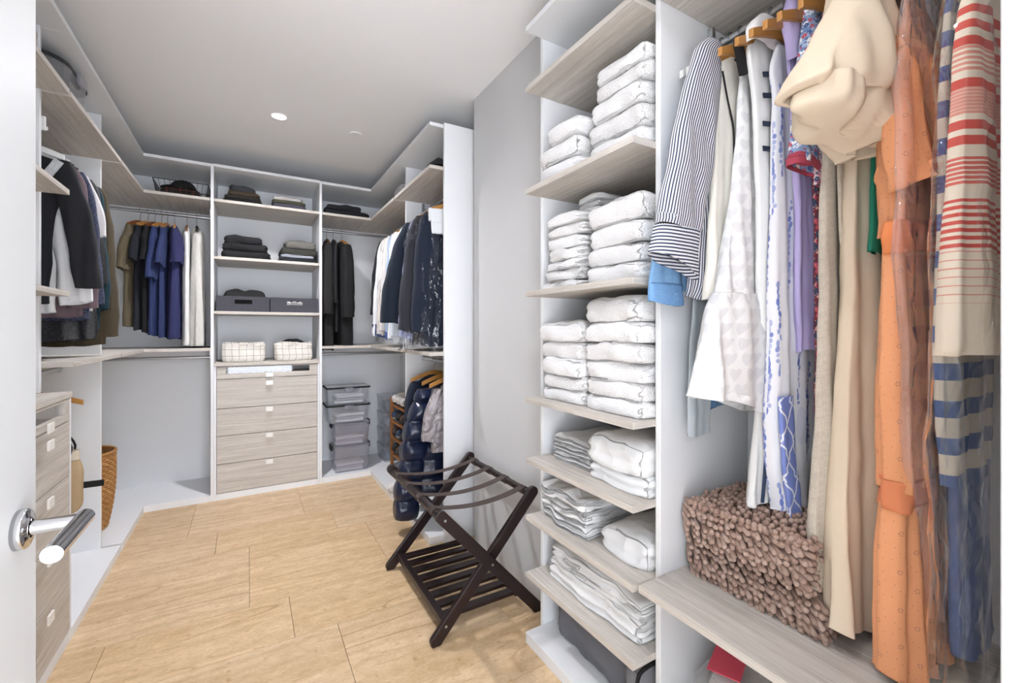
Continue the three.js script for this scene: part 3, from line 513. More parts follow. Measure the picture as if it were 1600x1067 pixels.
// ---- jackets of the left rail
{
  const G = 'jackets on the left rail', H = 'hangers on the left rail';
  const add = (d, name, cat, short, label, mat, o, hk, yaw = 0) => topGarment(hang('left', d, { name, short, label, category: cat, hanger: hk, yaw, group: G, hgroup: H }), mat, { neck: 0.108, w: 0.225, ...o });
  const ja = add(2.69, 'jacket', 'jacket', 'black jacket with white stripes', 'black zip jacket with two white shoulder stripes, nearest on the left rail', cloth('#1b1d22', { bumpScale: 0.003 }), { hem: 1.42, sleeve: 0.52, out: 0.06, sw: 0.05, t: 0.02, open: 0.09, drop: 0.085, sleeveT: 0.028 }, 'hangerWhite');
  for (const [x, y] of [[0.11, 2.035], [0.175, 2.0]]) { const g = new RoundedBoxGeometry(0.034, 0.1, 0.006, 1, 0.002); g.rotateZ(-0.5); g.translate(x, y - 0.012, 0.05); part('stripe', g, cloth('#d8dadd'), ja).userData.label = 'white stripe'; }
  add(2.755, 'shirt', 'shirt', 'plain white long-sleeved shirt', 'plain white long-sleeved shirt hanging behind the striped black jacket', cloth('#e6e7e9'), { hem: 1.38, sleeve: 0.6, out: 0.03, sw: 0.062, t: 0.018, w: 0.2, open: 0.06 }, 'hangerWhite');
  const mv = add(2.815, 'jacket', 'jacket', 'mauve grey jacket', 'mauve grey soft jacket with a short zip, behind the white shirt', cloth('#6a5a60'), { hem: 1.36, sleeve: 0.62, out: 0.03, sw: 0.06, t: 0.018, w: 0.21 }, 'hangerBlack');
  part('zip', new RoundedBoxGeometry(0.05, 0.004, 0.004, 1, 0.001).translate(0.02, 1.62, 0.036), M.steel, mv);
  add(2.87, 'sweater', 'sweater', 'navy tweed sweater', 'navy and silver tweed knit sweater behind the mauve jacket', print(T.tweed), { hem: 1.35, sleeve: 0.60, out: 0.02, sw: 0.058, t: 0.016 }, 'hangerBlack');
  add(2.925, 'blouse', 'blouse', 'white blouse with pink specks', 'white short-sleeved blouse showing only its shoulder among dark knitwear', cloth('#dedbdc'), { hem: 1.4, sleeve: 0.26, out: 0.02, sw: 0.055, t: 0.015 }, 'hangerWhite');
  add(2.985, 'sequin_dress', 'dress', 'black sequin dress', 'black sequin dress whose glittering hem hangs below the jackets', print(T.sequin, { roughness: 0.5 }), { hem: 1.25, sleeve: 0.5, out: 0.01, sw: 0.055, t: 0.02 }, 'hangerBlack');
  add(3.05, 'sweater', 'sweater', 'dark teal sweater', 'dark teal sweater between the sequin dress and the olive cardigan', cloth('#12303a'), { hem: 1.3, sleeve: 0.62, out: 0.01, sw: 0.055, t: 0.018 }, 'hangerBlack');
  add(3.13, 'cardigan', 'cardigan', 'olive brown ribbed cardigan', 'long olive brown ribbed cardigan, farthest on the left rail', cloth('#554a38', { bumpMap: T.knit, bumpScale: 0.003 }), { hem: 1.22, sleeve: 0.76, out: 0.015, sw: 0.065, t: 0.028, w: 0.23 }, 'hangerWalnut');
  const sc = hang('left', 2.64, { name: 'scarf', label: 'pink and violet scarf hanging below the near end of the left rail', category: 'scarf' });
  part('cloth', drape([[1.62, -0.02, -0.14, 0.01], [1.5, 0.02, -0.16, 0.014], [1.42, 0.05, -0.18, 0.016], [1.385, 0.07, -0.2, 0.016]], { seed: 91, fold: 0.006, N: 18 }), cloth('#b0708e'), sc);
  const ch = thing('clip_hanger', 'white plastic trouser hanger with clips on the left rail above the striped jacket', 'hanger', [-0.90, 2.2, 2.62], 0);
  part('bar', new RoundedBoxGeometry(0.3, 0.016, 0.008, 2, 0.003).translate(0.02, -0.045, 0), M.hangerWhite, ch); part('hook', hookGeo.clone().scale(1, 0.55, 1), M.hook, ch);
  for (const x of [-0.1, 0.15]) part('clip', new RoundedBoxGeometry(0.032, 0.06, 0.014, 2, 0.004).translate(x, -0.028, 0.008), M.hangerWhite, ch);
}
// ---- right-back upper rail
{
  const G = 'shirts and suits on the right back rail', H = 'hangers on the right back rail';
  const add = (d, name, short, label, mat, o, hk = 'hangerOak', yaw = 0) => topGarment(hang('right', d, { name, short, label, category: name, hanger: hk, yaw, group: G, hgroup: H, hw: 0.17 }), mat, { neck: 0.1, w: 0.185, back: 0.175, ...o });
  const bag = (d, of, seed, xf, xb, t, hem, group = 'film covers on the right back rail') => filmBag('right', d, { name: 'garment_bag', label: `clear crinkled film cover over the ${of}`, category: 'garment bag', group, seed }, [[2.13, 0.02, -0.02, 0.012], [2.1, 0.09, -0.09, t * 0.7], [2.03, xf * 0.85, xb * 0.85, t * 0.9], [1.9, xf, xb, t], [1.6, xf * 1.08, xb, t * 1.05], [hem + 0.1, xf * 1.15, xb * 1.03, t], [hem, xf * 1.16, xb * 1.03, t]]);
  add(3.86, 'jacket', 'black jacket in the far corner', 'black jacket farthest back on the right rail by the corner', cloth('#191b1f'), { hem: 1.3, sleeve: 0.6, out: 0.03, sw: 0.06 });
  add(3.77, 'shirt', 'white shirt with blue cuffs', 'white shirt with dark blue cuffs under film in the far corner', cloth('#dfe0e3'), { hem: 1.28, sleeve: 0.78, out: 0.03, sw: 0.065, t: 0.024, cuffMat: cloth('#2b3f66'), cuffH: 0.1 });
  add(3.68, 'shirt', 'cream shirt', 'cream dress shirt under film, second from the corner', cloth('#dcd6d0'), { hem: 1.26, sleeve: 0.76, out: 0.02, sw: 0.06, t: 0.024 });
  add(3.59, 'shirt', 'light grey shirt', 'light grey dress shirt under film near the corner', cloth('#cfccc9'), { hem: 1.25, sleeve: 0.74, out: 0.02, sw: 0.06, t: 0.024 });
  bag(3.64, 'cream and grey shirts near the corner', 3, 0.225, -0.2, 0.11, 1.22);
  add(3.5, 'shirt', 'blue checked shirt', 'pale blue shirt with darker cuffs between light grey and white shirts', cloth('#9fb0c8'), { hem: 1.22, sleeve: 0.8, out: 0.0, sw: 0.06, t: 0.02, cuffMat: cloth('#3a5687'), cuffH: 0.06 });
  add(3.42, 'shirt', 'white dress shirt', 'bright white dress shirt just behind the divider panel', cloth('#e6e8ec'), { hem: 1.2, sleeve: 0.8, out: 0.0, sw: 0.06, t: 0.024 });
  add(3.2, 'shirt', 'pale ice-blue shirt', 'pale ice blue shirt behind the navy jacket', cloth('#d2dae2'), { hem: 1.24, sleeve: 0.78, out: 0.04, sw: 0.065, t: 0.024 });
  add(3.08, 'blazer', 'navy wool blazer', 'navy wool blazer with a wide flared sleeve on the right back rail', cloth('#18222f', { bumpScale: 0.003 }), { hem: 1.28, sleeve: 0.68, out: 0.11, sw: 0.085, t: 0.034, w: 0.2 });
  add(2.95, 'shirt', 'lilac blue shirt', 'lilac blue shirt between the navy blazer and the wrapped suit', cloth('#aab2d4'), { hem: 1.22, sleeve: 0.78, out: 0.05, sw: 0.06, t: 0.022, w: 0.19 });
  const su = add(2.86, 'suit_jacket', 'charcoal suit under film', 'charcoal suit jacket under shiny clear film beside the end panel', cloth('#2f3038', { bumpScale: 0.003 }), { hem: 1.2, sleeve: 0.74, out: 0.05, sw: 0.08, t: 0.036, w: 0.2 });
  part('button', new THREE.CylinderGeometry(0.008, 0.008, 0.004, 14).rotateX(Math.PI / 2).translate(0.06, 1.62, -0.056), M.black, su);
  bag(2.85, 'charcoal suit', 4, 0.265, -0.2, 0.062, 1.19);
  add(2.745, 'suit_jacket', 'navy suit under film', 'dark navy suit jacket under shiny clear film against the end panel', cloth('#1a2334', { bumpScale: 0.003 }), { hem: 1.2, sleeve: 0.74, out: 0.02, sw: 0.08, t: 0.034, w: 0.18 });
  bag(2.735, 'navy suit', 5, 0.22, -0.19, 0.055, 1.185);
  add(2.645, 'shirt', 'white shirt on the open wooden hanger', 'white shirt folded short on a wooden hanger against the end panel', cloth('#e4e7ea'), { hem: 1.98, sleeve: 0, t: 0.016, w: 0.17 }, 'hangerOak');
}
// ---- right-back lower rail: coats
{
  const base = { category: 'coat', hgroup: 'hangers on the right lower rail', group: 'coats on the right lower rail', hw: 0.17 };
  topGarment(hang('rightLow', 3.05, { ...base, name: 'coat', short: 'navy wool coat', label: 'navy wool coat behind the shiny puffer on the lower right rail', hanger: 'hangerOak' }), cloth('#1b2235', { bumpScale: 0.002 }), { rh: 1.085, neck: 0.11, w: 0.17, back: 0.17, hem: 0.16, sleeve: 0.62, out: 0.02, sw: 0.06, t: 0.035, fold: 0.004 });
  const nylon = std({ color: '#18223b', roughness: 0.28, bumpMap: T.wrinkle, bumpScale: 0.006 });
  topGarment(hang('rightLow', 2.83, { ...base, name: 'puffer_jacket', short: 'navy puffer jacket', label: 'shiny dark navy quilted puffer jacket with its sleeve hanging over the floor', hanger: 'hangerOak', yaw: 0.05 }), nylon, { rh: 1.085, neck: 0.12, w: 0.2, back: 0.16, hem: 0.2, sleeve: 0.78, out: 0.095, sw: 0.085, t: 0.085, quilt: 0.125, sleeveT: 0.075, fold: 0.003, drop: 0.1 });
  const sv = topGarment(hang('rightLow', 2.68, { ...base, name: 'jacket', short: 'silver grey jacket', label: 'crumpled silver grey jacket between the puffer and the end panel', category: 'jacket', hanger: 'hangerOak' }), std({ color: '#a39d9f', roughness: 0.45, metalness: 0.15, bumpMap: T.crumple, bumpScale: 0.012 }), { rh: 1.085, neck: 0.12, w: 0.14, hem: 0.52, sleeve: 0.3, out: 0.02, t: 0.03 });
}
// ---------------------------------------------------------------- the dresses of the right bay (local +x points into the room, rail at X 1.32)
{
  const RH = 2.23, G = 'dresses on the right rail', H = 'hangers on the right rail';
  const dress = (d, name, cat, short, label, hk, yaw = 0, hw = 0.17) => hang('dress', d, { name, label, category: cat, short, hanger: hk, yaw, hw, group: G, hgroup: H });
  // rows are written with world X of the front and back edge
  const R = (rows) => rows.map(([y, xf, xb, t, z]) => [y, 1.32 - xf, 1.32 - xb, t, -(z ?? 0)]);
  let g;
  g = dress(0.905, 'denim_jacket', 'jacket', 'light denim jacket', 'light blue denim jacket peeking out below the striped sleeve', 'hangerWhite');
  part('body', drape(R([[2.08, 1.27, 1.37, 0.008], [2.03, 1.18, 1.46, 0.01], [1.7, 1.16, 1.5, 0.012], [1.42, 1.15, 1.5, 0.014]]), { seed: 11, fold: 0.003 }), print(T.denim), g);
  const sl0 = part('sleeve', drape(R([[2.05, 1.2, 1.28, 0.008], [1.8, 1.1, 1.2, 0.011], [1.5, 1.02, 1.15, 0.012], [1.385, 1.012, 1.15, 0.012]]), { seed: 12, fold: 0.002, N: 26 }), print(T.denim), g);
  part('cuff', drape(R([[1.44, 1.012, 1.152, 0.014], [1.38, 1.008, 1.153, 0.015]]), { seed: 12, fold: 0, N: 6 }), print(T.denim, { color: '#f2f7ff' }), sl0).userData.label = 'paler stitched denim cuff';
  g = dress(0.882, 'jeans', 'trousers', 'blue jeans', 'grey and blue jeans hanging behind the white dress', 'hangerWhite');
  part('leg', drape(R([[2.06, 1.22, 1.4, 0.006], [1.5, 1.18, 1.42, 0.008], [1.1, 1.15, 1.26, 0.008], [0.98, 1.145, 1.25, 0.008]]), { seed: 13, fold: 0.003 }), cloth('#b3bcc2'), g);
  part('leg', drape(R([[1.6, 1.24, 1.42, 0.006, -0.01], [1.2, 1.2, 1.36, 0.008, -0.01], [1.05, 1.2, 1.34, 0.008, -0.01]]), { seed: 14, fold: 0.003 }), cloth('#5f86ad'), g);
  g = dress(0.852, 'striped_shirt', 'shirt', 'navy striped shirt', 'navy and white pinstriped shirt with a turned-back cuff, next to the towels', 'hangerWalnut');
  part('body', drape(R([[2.14, 1.26, 1.38, 0.012], [2.1, 1.16, 1.46, 0.016], [2.0, 1.14, 1.5, 0.018], [1.7, 1.13, 1.5, 0.02], [1.46, 1.12, 1.5, 0.02], [1.395, 1.105, 1.5, 0.02]]), { seed: 15, fold: 0.006, k: 60 }), print(T.stripeV), g);
  const sl1 = part('sleeve', drape(R([[2.175, 1.18, 1.24, 0.012, 0.014], [2.12, 1.12, 1.235, 0.02, 0.02], [2.0, 1.07, 1.21, 0.024, 0.026], [1.85, 1.02, 1.18, 0.026, 0.028], [1.68, 0.975, 1.14, 0.026, 0.028], [1.57, 0.95, 1.11, 0.024, 0.028]]), { seed: 16, fold: 0.004, N: 34, slant: 0.3, k: 50 }), print(T.stripeV), g);
  part('cuff', drape(R([[1.585, 0.945, 1.115, 0.027, 0.028], [1.48, 0.925, 1.105, 0.028, 0.028]]), { seed: 16, fold: 0.001, N: 8, slant: 0.38 }), print(T.stripeH), sl1).userData.label = 'cuff with horizontal stripes';
  g = dress(0.818, 'ivory_dress', 'dress', 'ivory dress with black piping', 'ivory button-front dress with a dark piping line, beside the striped shirt', 'hangerOak');
  part('body', drape(R([[2.13, 1.25, 1.39, 0.01], [2.06, 1.175, 1.47, 0.014], [1.9, 1.18, 1.48, 0.016], [1.7, 1.17, 1.48, 0.018], [1.42, 1.14, 1.49, 0.02], [1.39, 1.135, 1.49, 0.02]]), { seed: 17, fold: 0.006 }), cloth('#ece9df'), g);
  part('piping', tube([[0.125, 2.06, -0.02], [0.105, 1.98, -0.023], [0.085, 1.9, -0.028], [0.083, 1.8, -0.03], [0.075, 1.72, -0.03]], 0.0028, { seg: 30 }), M.black, g).userData.label = 'black piping';
  g = dress(0.775, 'heart_dress', 'dress', 'white heart-patterned dress', 'white sleeveless dress woven with hearts, flaring to a tiered hem', 'hangerOak');
  const HE = print(T.hearts, { bumpMap: T.hearts, bumpScale: 0.001 });
  part('bodice', drape(R([[2.06, 1.25, 1.3, 0.008], [1.98, 1.235, 1.36, 0.012], [1.86, 1.225, 1.46, 0.018], [1.7, 1.2, 1.47, 0.024, 0.006], [1.55, 1.165, 1.48, 0.028, 0.01], [1.39, 1.115, 1.48, 0.036, 0.012]]), { seed: 18, fold: 0.011, k: 62 }), HE, g);
  part('skirt', drape(R([[1.405, 1.115, 1.48, 0.038, 0.012], [1.36, 1.09, 1.49, 0.044, 0.014], [1.25, 1.05, 1.5, 0.05, 0.018], [1.13, 1.01, 1.51, 0.055, 0.022], [1.07, 0.998, 1.51, 0.056, 0.024]]), { seed: 19, fold: 0.014, k: 52, slant: -0.06 * -4 }), HE, g).userData.label = 'gathered lower tier';
  // black clip hanger between the white garments
  { const c = thing('clip_hanger', 'black trouser clip on a hanger between the white dresses', 'hanger', [1.32, RH, 0.755], Math.PI); part('hook', hookGeo, M.hook, c); part('bar', rodGeo([0.13, -0.16, 0], [-0.15, -0.12, 0], 0.004), M.black, c); part('stem', rodGeo([0, -0.075, 0], [0, -0.14, 0], 0.004), M.black, c);
    part('clip', new RoundedBoxGeometry(0.026, 0.085, 0.018, 2, 0.003).rotateZ(-0.35).translate(0.125, -0.165, -0.014), M.black, c); part('clip', new RoundedBoxGeometry(0.026, 0.085, 0.018, 2, 0.003).translate(-0.13, -0.14, -0.01), M.black, c); }
  g = dress(0.725, 'white_shirt_dress', 'dress', 'white shirt dress with navy bands', 'white collared dress with short navy bands and a navy-striped hem', 'hangerOak');
  part('body', drape(R([[2.14, 1.25, 1.38, 0.01], [2.08, 1.2, 1.46, 0.014], [1.9, 1.235, 1.48, 0.016], [1.5, 1.25, 1.48, 0.018], [1.1, 1.25, 1.48, 0.02], [0.88, 1.22, 1.48, 0.02], [0.81, 1.205, 1.48, 0.02]]), { seed: 20, fold: 0.007 }), cloth('#eeeeec'), g);
  for (const [y, a] of [[2.02, 0.5], [1.96, 0.42], [1.88, 0.3], [1.81, 0.25]]) part('navy_band', new RoundedBoxGeometry(0.05, 0.014, 0.004, 1, 0.001).rotateZ(-a * 0.6).translate(0.065, y, -0.026), cloth('#33415c'), g);
  for (const [x0, x1] of [[0.075, 0.09], [0.03, 0.035]]) part('navy_stripe', tube([[x0, 1.0, -0.026], [x0 + 0.01, 0.92, -0.028], [x1 + 0.012, 0.825, -0.03]], 0.006, { flat: 0.7 }).translate(0, 0, -0.01), cloth('#33415c'), g);
  part('collar', drape(R([[2.19, 1.24, 1.33, 0.016, 0.01], [2.14, 1.19, 1.36, 0.022, 0.012], [2.09, 1.18, 1.37, 0.02, 0.014]]), { seed: 21, fold: 0.003, N: 10, cap: false }), cloth('#f2f2f1'), g);
  g = dress(0.685, 'tie_dye_dress', 'dress', 'tie-dyed dress', 'long white dress with blue tie-dye streaks and a blue panelled hem', 'hangerOak');
  part('body', drape(R([[2.1, 1.27, 1.36, 0.008], [2.02, 1.24, 1.42, 0.012], [1.9, 1.255, 1.47, 0.016], [1.5, 1.24, 1.48, 0.024], [1.2, 1.23, 1.48, 0.028], [0.95, 1.225, 1.49, 0.03], [0.82, 1.25, 1.49, 0.03], [0.8, 1.25, 1.49, 0.03]]), { seed: 22, fold: 0.009, k: 65 }), print(T.tieDye), g);
  part('panel', drape(R([[1.12, 1.225, 1.29, 0.008, 0.034], [0.95, 1.222, 1.285, 0.009, 0.04], [0.82, 1.25, 1.31, 0.009, 0.043], [0.765, 1.265, 1.325, 0.009, 0.044]]), { seed: 23, fold: 0.002, N: 18 }), print(T.tieBlue), g).userData.label = 'blue tie-dyed godet panel';
  g = dress(0.648, 'lilac_dress', 'dress', 'lilac dress', 'plain lilac dress between the tie-dye and floral dresses', 'hangerOak');
  part('body', drape(R([[2.14, 1.28, 1.36, 0.008], [2.08, 1.26, 1.44, 0.01], [1.9, 1.275, 1.48, 0.012], [1.62, 1.295, 1.48, 0.014], [1.4, 1.3, 1.48, 0.014], [1.24, 1.315, 1.48, 0.014]]), { seed: 24, fold: 0.005 }), cloth('#b9aedb'), g);
  part('sleeve', drape(R([[2.2, 1.25, 1.33, 0.012, 0.006], [2.13, 1.225, 1.31, 0.02, 0.012], [2.05, 1.25, 1.31, 0.018, 0.012]]), { seed: 25, fold: 0.004, N: 16, slant: -0.6 }), cloth('#bfb4e0'), g);
  g = dress(0.612, 'floral_dress', 'dress', 'blue floral dress', 'blue and pink floral dress with a rolled sleeve cuff', 'hangerOak');
  part('body', drape(R([[2.16, 1.29, 1.36, 0.008], [2.08, 1.26, 1.45, 0.012], [1.8, 1.31, 1.48, 0.013], [1.4, 1.33, 1.48, 0.013], [1.05, 1.33, 1.48, 0.013]]), { seed: 26, fold: 0.005 }), print(T.floralRed), g);
  const sl2 = part('sleeve', drape(R([[2.2, 1.27, 1.34, 0.012, 0.01], [2.1, 1.24, 1.33, 0.018, 0.016], [1.95, 1.21, 1.31, 0.02, 0.018], [1.82, 1.185, 1.3, 0.022, 0.018], [1.72, 1.17, 1.28, 0.022, 0.018]]), { seed: 27, fold: 0.003, N: 28 }), print(T.floralBlue), g);
  part('cuff', drape(R([[1.735, 1.165, 1.285, 0.025, 0.018], [1.712, 1.168, 1.283, 0.025, 0.018]]), { seed: 27, fold: 0, N: 5 }), cloth('#b4495c'), sl2);
  part('sash', drape(R([[2.2, 1.3, 1.36, 0.008, 0.036], [1.9, 1.27, 1.34, 0.008, 0.036], [1.68, 1.25, 1.3, 0.008, 0.034]]), { seed: 28, fold: 0.002, N: 18 }), print(T.floralPink), g);
  g = dress(0.562, 'linen_dress', 'dress', 'oatmeal linen dress', 'oatmeal linen wrap dress between floral and beige dresses', 'hangerOak');
  part('body', drape(R([[2.14, 1.28, 1.36, 0.008], [2.05, 1.26, 1.44, 0.012], [1.8, 1.265, 1.48, 0.018], [1.5, 1.25, 1.48, 0.02], [1.16, 1.235, 1.48, 0.022], [0.84, 1.21, 1.48, 0.024], [0.66, 1.175, 1.48, 0.024]]), { seed: 29, fold: 0.007, k: 60 }), print(T.linen, { bumpScale: 0.002 }), g);
  part('sash', drape(R([[1.78, 1.26, 1.32, 0.006, 0.03], [1.6, 1.265, 1.325, 0.006, 0.033], [1.5, 1.28, 1.33, 0.006, 0.034], [1.455, 1.322, 1.33, 0.005, 0.034]]), { seed: 30, fold: 0.001, N: 16 }), print(T.linen, { bumpScale: 0.002 }), g);
  g = dress(0.505, 'beige_dress', 'dress', 'beige puff-sleeved dress', 'long beige dress with a big gathered puff sleeve', 'hangerOak');
  const BE = cloth('#e4d2b9', { bumpScale: 0.004 });
  part('body', drape(R([[2.14, 1.28, 1.36, 0.01], [2.05, 1.24, 1.44, 0.016], [1.85, 1.25, 1.47, 0.022], [1.7, 1.27, 1.47, 0.024], [1.4, 1.255, 1.47, 0.026], [1.17, 1.24, 1.48, 0.03], [0.85, 1.21, 1.49, 0.036], [0.55, 1.17, 1.5, 0.04]]), { seed: 31, fold: 0.013, k: 42, slant: 0.35 }), BE, g);
  const pf = part('puff_sleeve', drape(R([[2.19, 1.17, 1.27, 0.014, 0.03], [2.1, 1.14, 1.285, 0.035, 0.036], [2.0, 1.09, 1.30, 0.055, 0.042], [1.9, 1.03, 1.33, 0.07, 0.045], [1.82, 0.985, 1.36, 0.078, 0.045], [1.785, 0.972, 1.375, 0.074, 0.043], [1.765, 0.985, 1.365, 0.064, 0.043]]), { seed: 32, fold: 0.016, N: 40, M: 90, k: 40, grow: 0.35, slant: 0.2, hem: 0.012 }), BE, g);
  part('gathered_cuff', drape(R([[1.82, 0.99, 1.37, 0.07, 0.043], [1.765, 0.985, 1.36, 0.068, 0.043], [1.735, 1.04, 1.31, 0.058, 0.043], [1.715, 1.1, 1.27, 0.045, 0.043], [1.7, 1.15, 1.24, 0.03, 0.043]]), { seed: 33, fold: 0.022, N: 30, M: 90, k: 62, grow: 0.2, slant: 0.15, hem: 0.014 }), BE, pf).userData.label = 'crumpled gathered cuff';
  g = dress(0.462, 'green_top', 'top', 'green sleeveless top', 'deep green top showing as a strip beside the beige dress', 'hangerBlack');
  part('body', drape(R([[2.1, 1.29, 1.36, 0.006], [2.0, 1.27, 1.42, 0.009], [1.85, 1.272, 1.44, 0.01], [1.48, 1.258, 1.44, 0.011]]), { seed: 34, fold: 0.003 }), cloth('#1f7a60'), g);
  g = dress(0.438, 'taupe_dress', 'dress', 'taupe slip dress', 'taupe slip dress squeezed between the green top and the orange dress', 'hangerBlack');
  part('body', drape(R([[2.15, 1.28, 1.38, 0.006], [2.0, 1.26, 1.44, 0.008], [1.6, 1.29, 1.46, 0.009], [1.2, 1.3, 1.46, 0.009]]), { seed: 35, fold: 0.003 }), cloth('#8b8078'), g);
  g = dress(0.392, 'orange_dress', 'dress', 'orange eyelet dress', 'long orange eyelet dress with ruffled bodice and tiered skirt', 'hangerOak');
  const OR = print(T.eyelet, { bumpScale: 0.004 });
  part('bodice', drape(R([[2.06, 1.25, 1.34, 0.008], [1.96, 1.22, 1.42, 0.014], [1.87, 1.143, 1.45, 0.02], [1.76, 1.148, 1.46, 0.024], [1.6, 1.163, 1.46, 0.024], [1.5, 1.168, 1.46, 0.022]]), { seed: 36, fold: 0.012, k: 80 }), OR, g);
  part('ruffle', drape(R([[1.92, 1.178, 1.45, 0.02, 0.008], [1.84, 1.143, 1.46, 0.03, 0.012], [1.7, 1.133, 1.46, 0.036, 0.014], [1.645, 1.148, 1.46, 0.038, 0.014]]), { seed: 37, fold: 0.02, k: 85, N: 24, slant: -0.35, hem: 0.012 }), OR, g);
  part('waistband', drape(R([[1.53, 1.153, 1.46, 0.027, 0.004], [1.5, 1.146, 1.465, 0.03, 0.004], [1.465, 1.156, 1.46, 0.027, 0.004]]), { seed: 38, fold: 0.004, k: 120, N: 10, grow: 0.1 }), cloth('#ee9058'), g);
  part('skirt', drape(R([[1.475, 1.158, 1.46, 0.026], [1.24, 1.143, 1.47, 0.032], [1.05, 1.153, 1.47, 0.034], [0.965, 1.158, 1.47, 0.034]]), { seed: 39, fold: 0.009, k: 90, M: 100 }), OR, g);
  part('lace_band', drape(R([[0.985, 1.155, 1.475, 0.037], [0.925, 1.155, 1.475, 0.038]]), { seed: 39, fold: 0.004, k: 50, N: 6, grow: 0.1 }), cloth('#e88e62'), g).userData.label = 'darker orange lace band';
  part('lower_tier', drape(R([[0.93, 1.158, 1.475, 0.036], [0.8, 1.153, 1.48, 0.04], [0.6, 1.158, 1.49, 0.042], [0.56, 1.163, 1.49, 0.042]]), { seed: 40, fold: 0.013, k: 105, M: 110 }), OR, g);
  g = dress(0.322, 'blue_striped_dress', 'dress', 'blue and cream striped dress', 'blue and cream striped dress seen through the clear film cover', 'hangerOak');
  part('body', drape(R([[2.1, 1.28, 1.37, 0.008], [2.0, 1.24, 1.44, 0.012], [1.8, 1.2, 1.47, 0.016], [1.5, 1.19, 1.48, 0.018], [1.2, 1.185, 1.48, 0.02], [0.98, 1.21, 1.48, 0.02]]), { seed: 41, fold: 0.006, k: 50 }), print(T.blueStripe), g);
  part('skirt', drape(R([[0.99, 1.26, 1.48, 0.016], [0.8, 1.28, 1.48, 0.018], [0.6, 1.29, 1.49, 0.02]]), { seed: 42, fold: 0.006, N: 20 }), cloth('#6579a8'), g);
  filmBag('dress', 0.372, { name: 'garment_bag', label: 'long hazy clear film cover over the orange dress', category: 'garment bag', group: 'film covers on the right rail', seed: 43, mat: M.filmHazy }, R([[2.14, 1.3, 1.34, 0.008, 0.0], [2.06, 1.2, 1.42, 0.012, 0.0], [1.95, 1.15, 1.46, 0.016, 0.004], [1.68, 1.11, 1.47, 0.018, 0.008], [1.32, 1.12, 1.47, 0.018, 0.01], [0.86, 1.2, 1.48, 0.018, 0.012], [0.6, 1.3, 1.49, 0.018, 0.012], [0.45, 1.3, 1.49, 0.018, 0.012]]));
  g = dress(0.248, 'striped_caftan', 'dress', 'red-striped cream wrap', 'cream cotton wrap with coral red stripes, nearest on the right rail', 'hangerOak');
  part('body', drape(R([[1.99, 1.22, 1.42, 0.012], [1.93, 1.1, 1.45, 0.02], [1.8, 1.02, 1.46, 0.024], [1.52, 0.99, 1.46, 0.026], [1.3, 0.965, 1.46, 0.028], [1.258, 0.965, 1.46, 0.028]]), { seed: 44, fold: 0.009, k: 48, hem: 0.002, uv0: 0 }).translate(0, 0, 0), print(Object.assign(T.redStripe, { offset: new THREE.Vector2(0, -1.258 / 0.6 + 3) })), g);
  filmBag('dress', 0.252, { name: 'garment_bag', label: 'clear film cover over the red-striped wrap nearest the doorway', category: 'garment bag', group: 'film covers on the right rail', seed: 45, mat: M.filmThin }, R([[2.13, 1.3, 1.34, 0.008], [2.04, 1.15, 1.42, 0.03], [1.8, 1.0, 1.47, 0.044], [1.5, 0.975, 1.47, 0.046], [1.2, 0.96, 1.48, 0.048], [0.8, 1.0, 1.48, 0.048], [0.55, 1.02, 1.49, 0.048]]));
}
// ---------------------------------------------------------------- folded textiles
// local frame: front at -x, width along z, bottom at y = 0
function foldGeo(d, t, w, { layers = 2, seed = 1, amp = 0.004, round = 0.5, sag = 0.006, grooves = 0.006, nx = 20, ny = 9, nz = 26, frontGroove = 0 } = {}) {
  const g = mergeVertices((() => { const b = new THREE.BoxGeometry(2, 2, 2, nx, ny, nz); b.deleteAttribute('uv'); b.deleteAttribute('normal'); return b; })()), p = g.attributes.position, r = Math.min(t * round, t * 0.499), hx = d / 2, hy = t / 2, hz = w / 2;
  const ease = (s) => Math.sign(s) * (1 - Math.pow(1 - Math.abs(s), 1.7)), q = rng(seed * 17 + 3), s = [...Array(8)].map(() => q() * 6.28);
  for (let i = 0; i < p.count; i++) {
    let x = ease(p.getX(i)) * hx, y = p.getY(i) * hy, z = ease(p.getZ(i)) * hz;
    const cl = (v, m) => Math.max(-m, Math.min(m, v)), ix = cl(x, hx - r), iy = cl(y, hy - r), iz = cl(z, hz - r), dx = x - ix, dy = y - iy, dz = z - iz, L = Math.hypot(dx, dy, dz) || 1;
    x = ix + dx / L * r; y = iy + dy / L * r; z = iz + dz / L * r;
    const yn = (y / hy + 1) / 2 * layers, fr = Math.abs(yn - Math.round(yn)), inner = Math.round(yn) > 0 && Math.round(yn) < layers ? Math.exp(-Math.pow(fr / 0.13, 2)) : 0;
    const ez = Math.max(0, (Math.abs(z) - (hz - r * 1.2)) / (r * 1.2)), ef = Math.max(0, (-x - (hx - r * 1.2)) / (r * 1.2));
    z -= Math.sign(z) * grooves * 2 * inner * Math.min(1, ez * 1.5); x += frontGroove * 2 * inner * Math.min(1, ef * 1.5);
    const n = amp * (Math.sin(31 * x + 19 * z + s[0]) + 0.7 * Math.sin(-23 * x + 41 * z + s[1]) + 0.5 * Math.sin(67 * z + s[2] + 30 * y) + 0.4 * Math.sin(71 * x + s[3]));
    y += n * (y > 0 ? 1 : 0.35) + sag * (1 - (z / hz) ** 2) * (y / hy) - sag * 0.5; x += 0.8 * n * (ef > 0 ? 1 : 0.3) + amp * Math.sin(25 * z + s[4] + 40 * y); z += amp * Math.sin(33 * x + s[5] + 60 * y);
    p.setXYZ(i, x, Math.max(0, y + hy), z);
  }
  g.computeVertexNormals(); return metreUV(g, 'x', [q(), q()]);
}
let foldNo = 100;
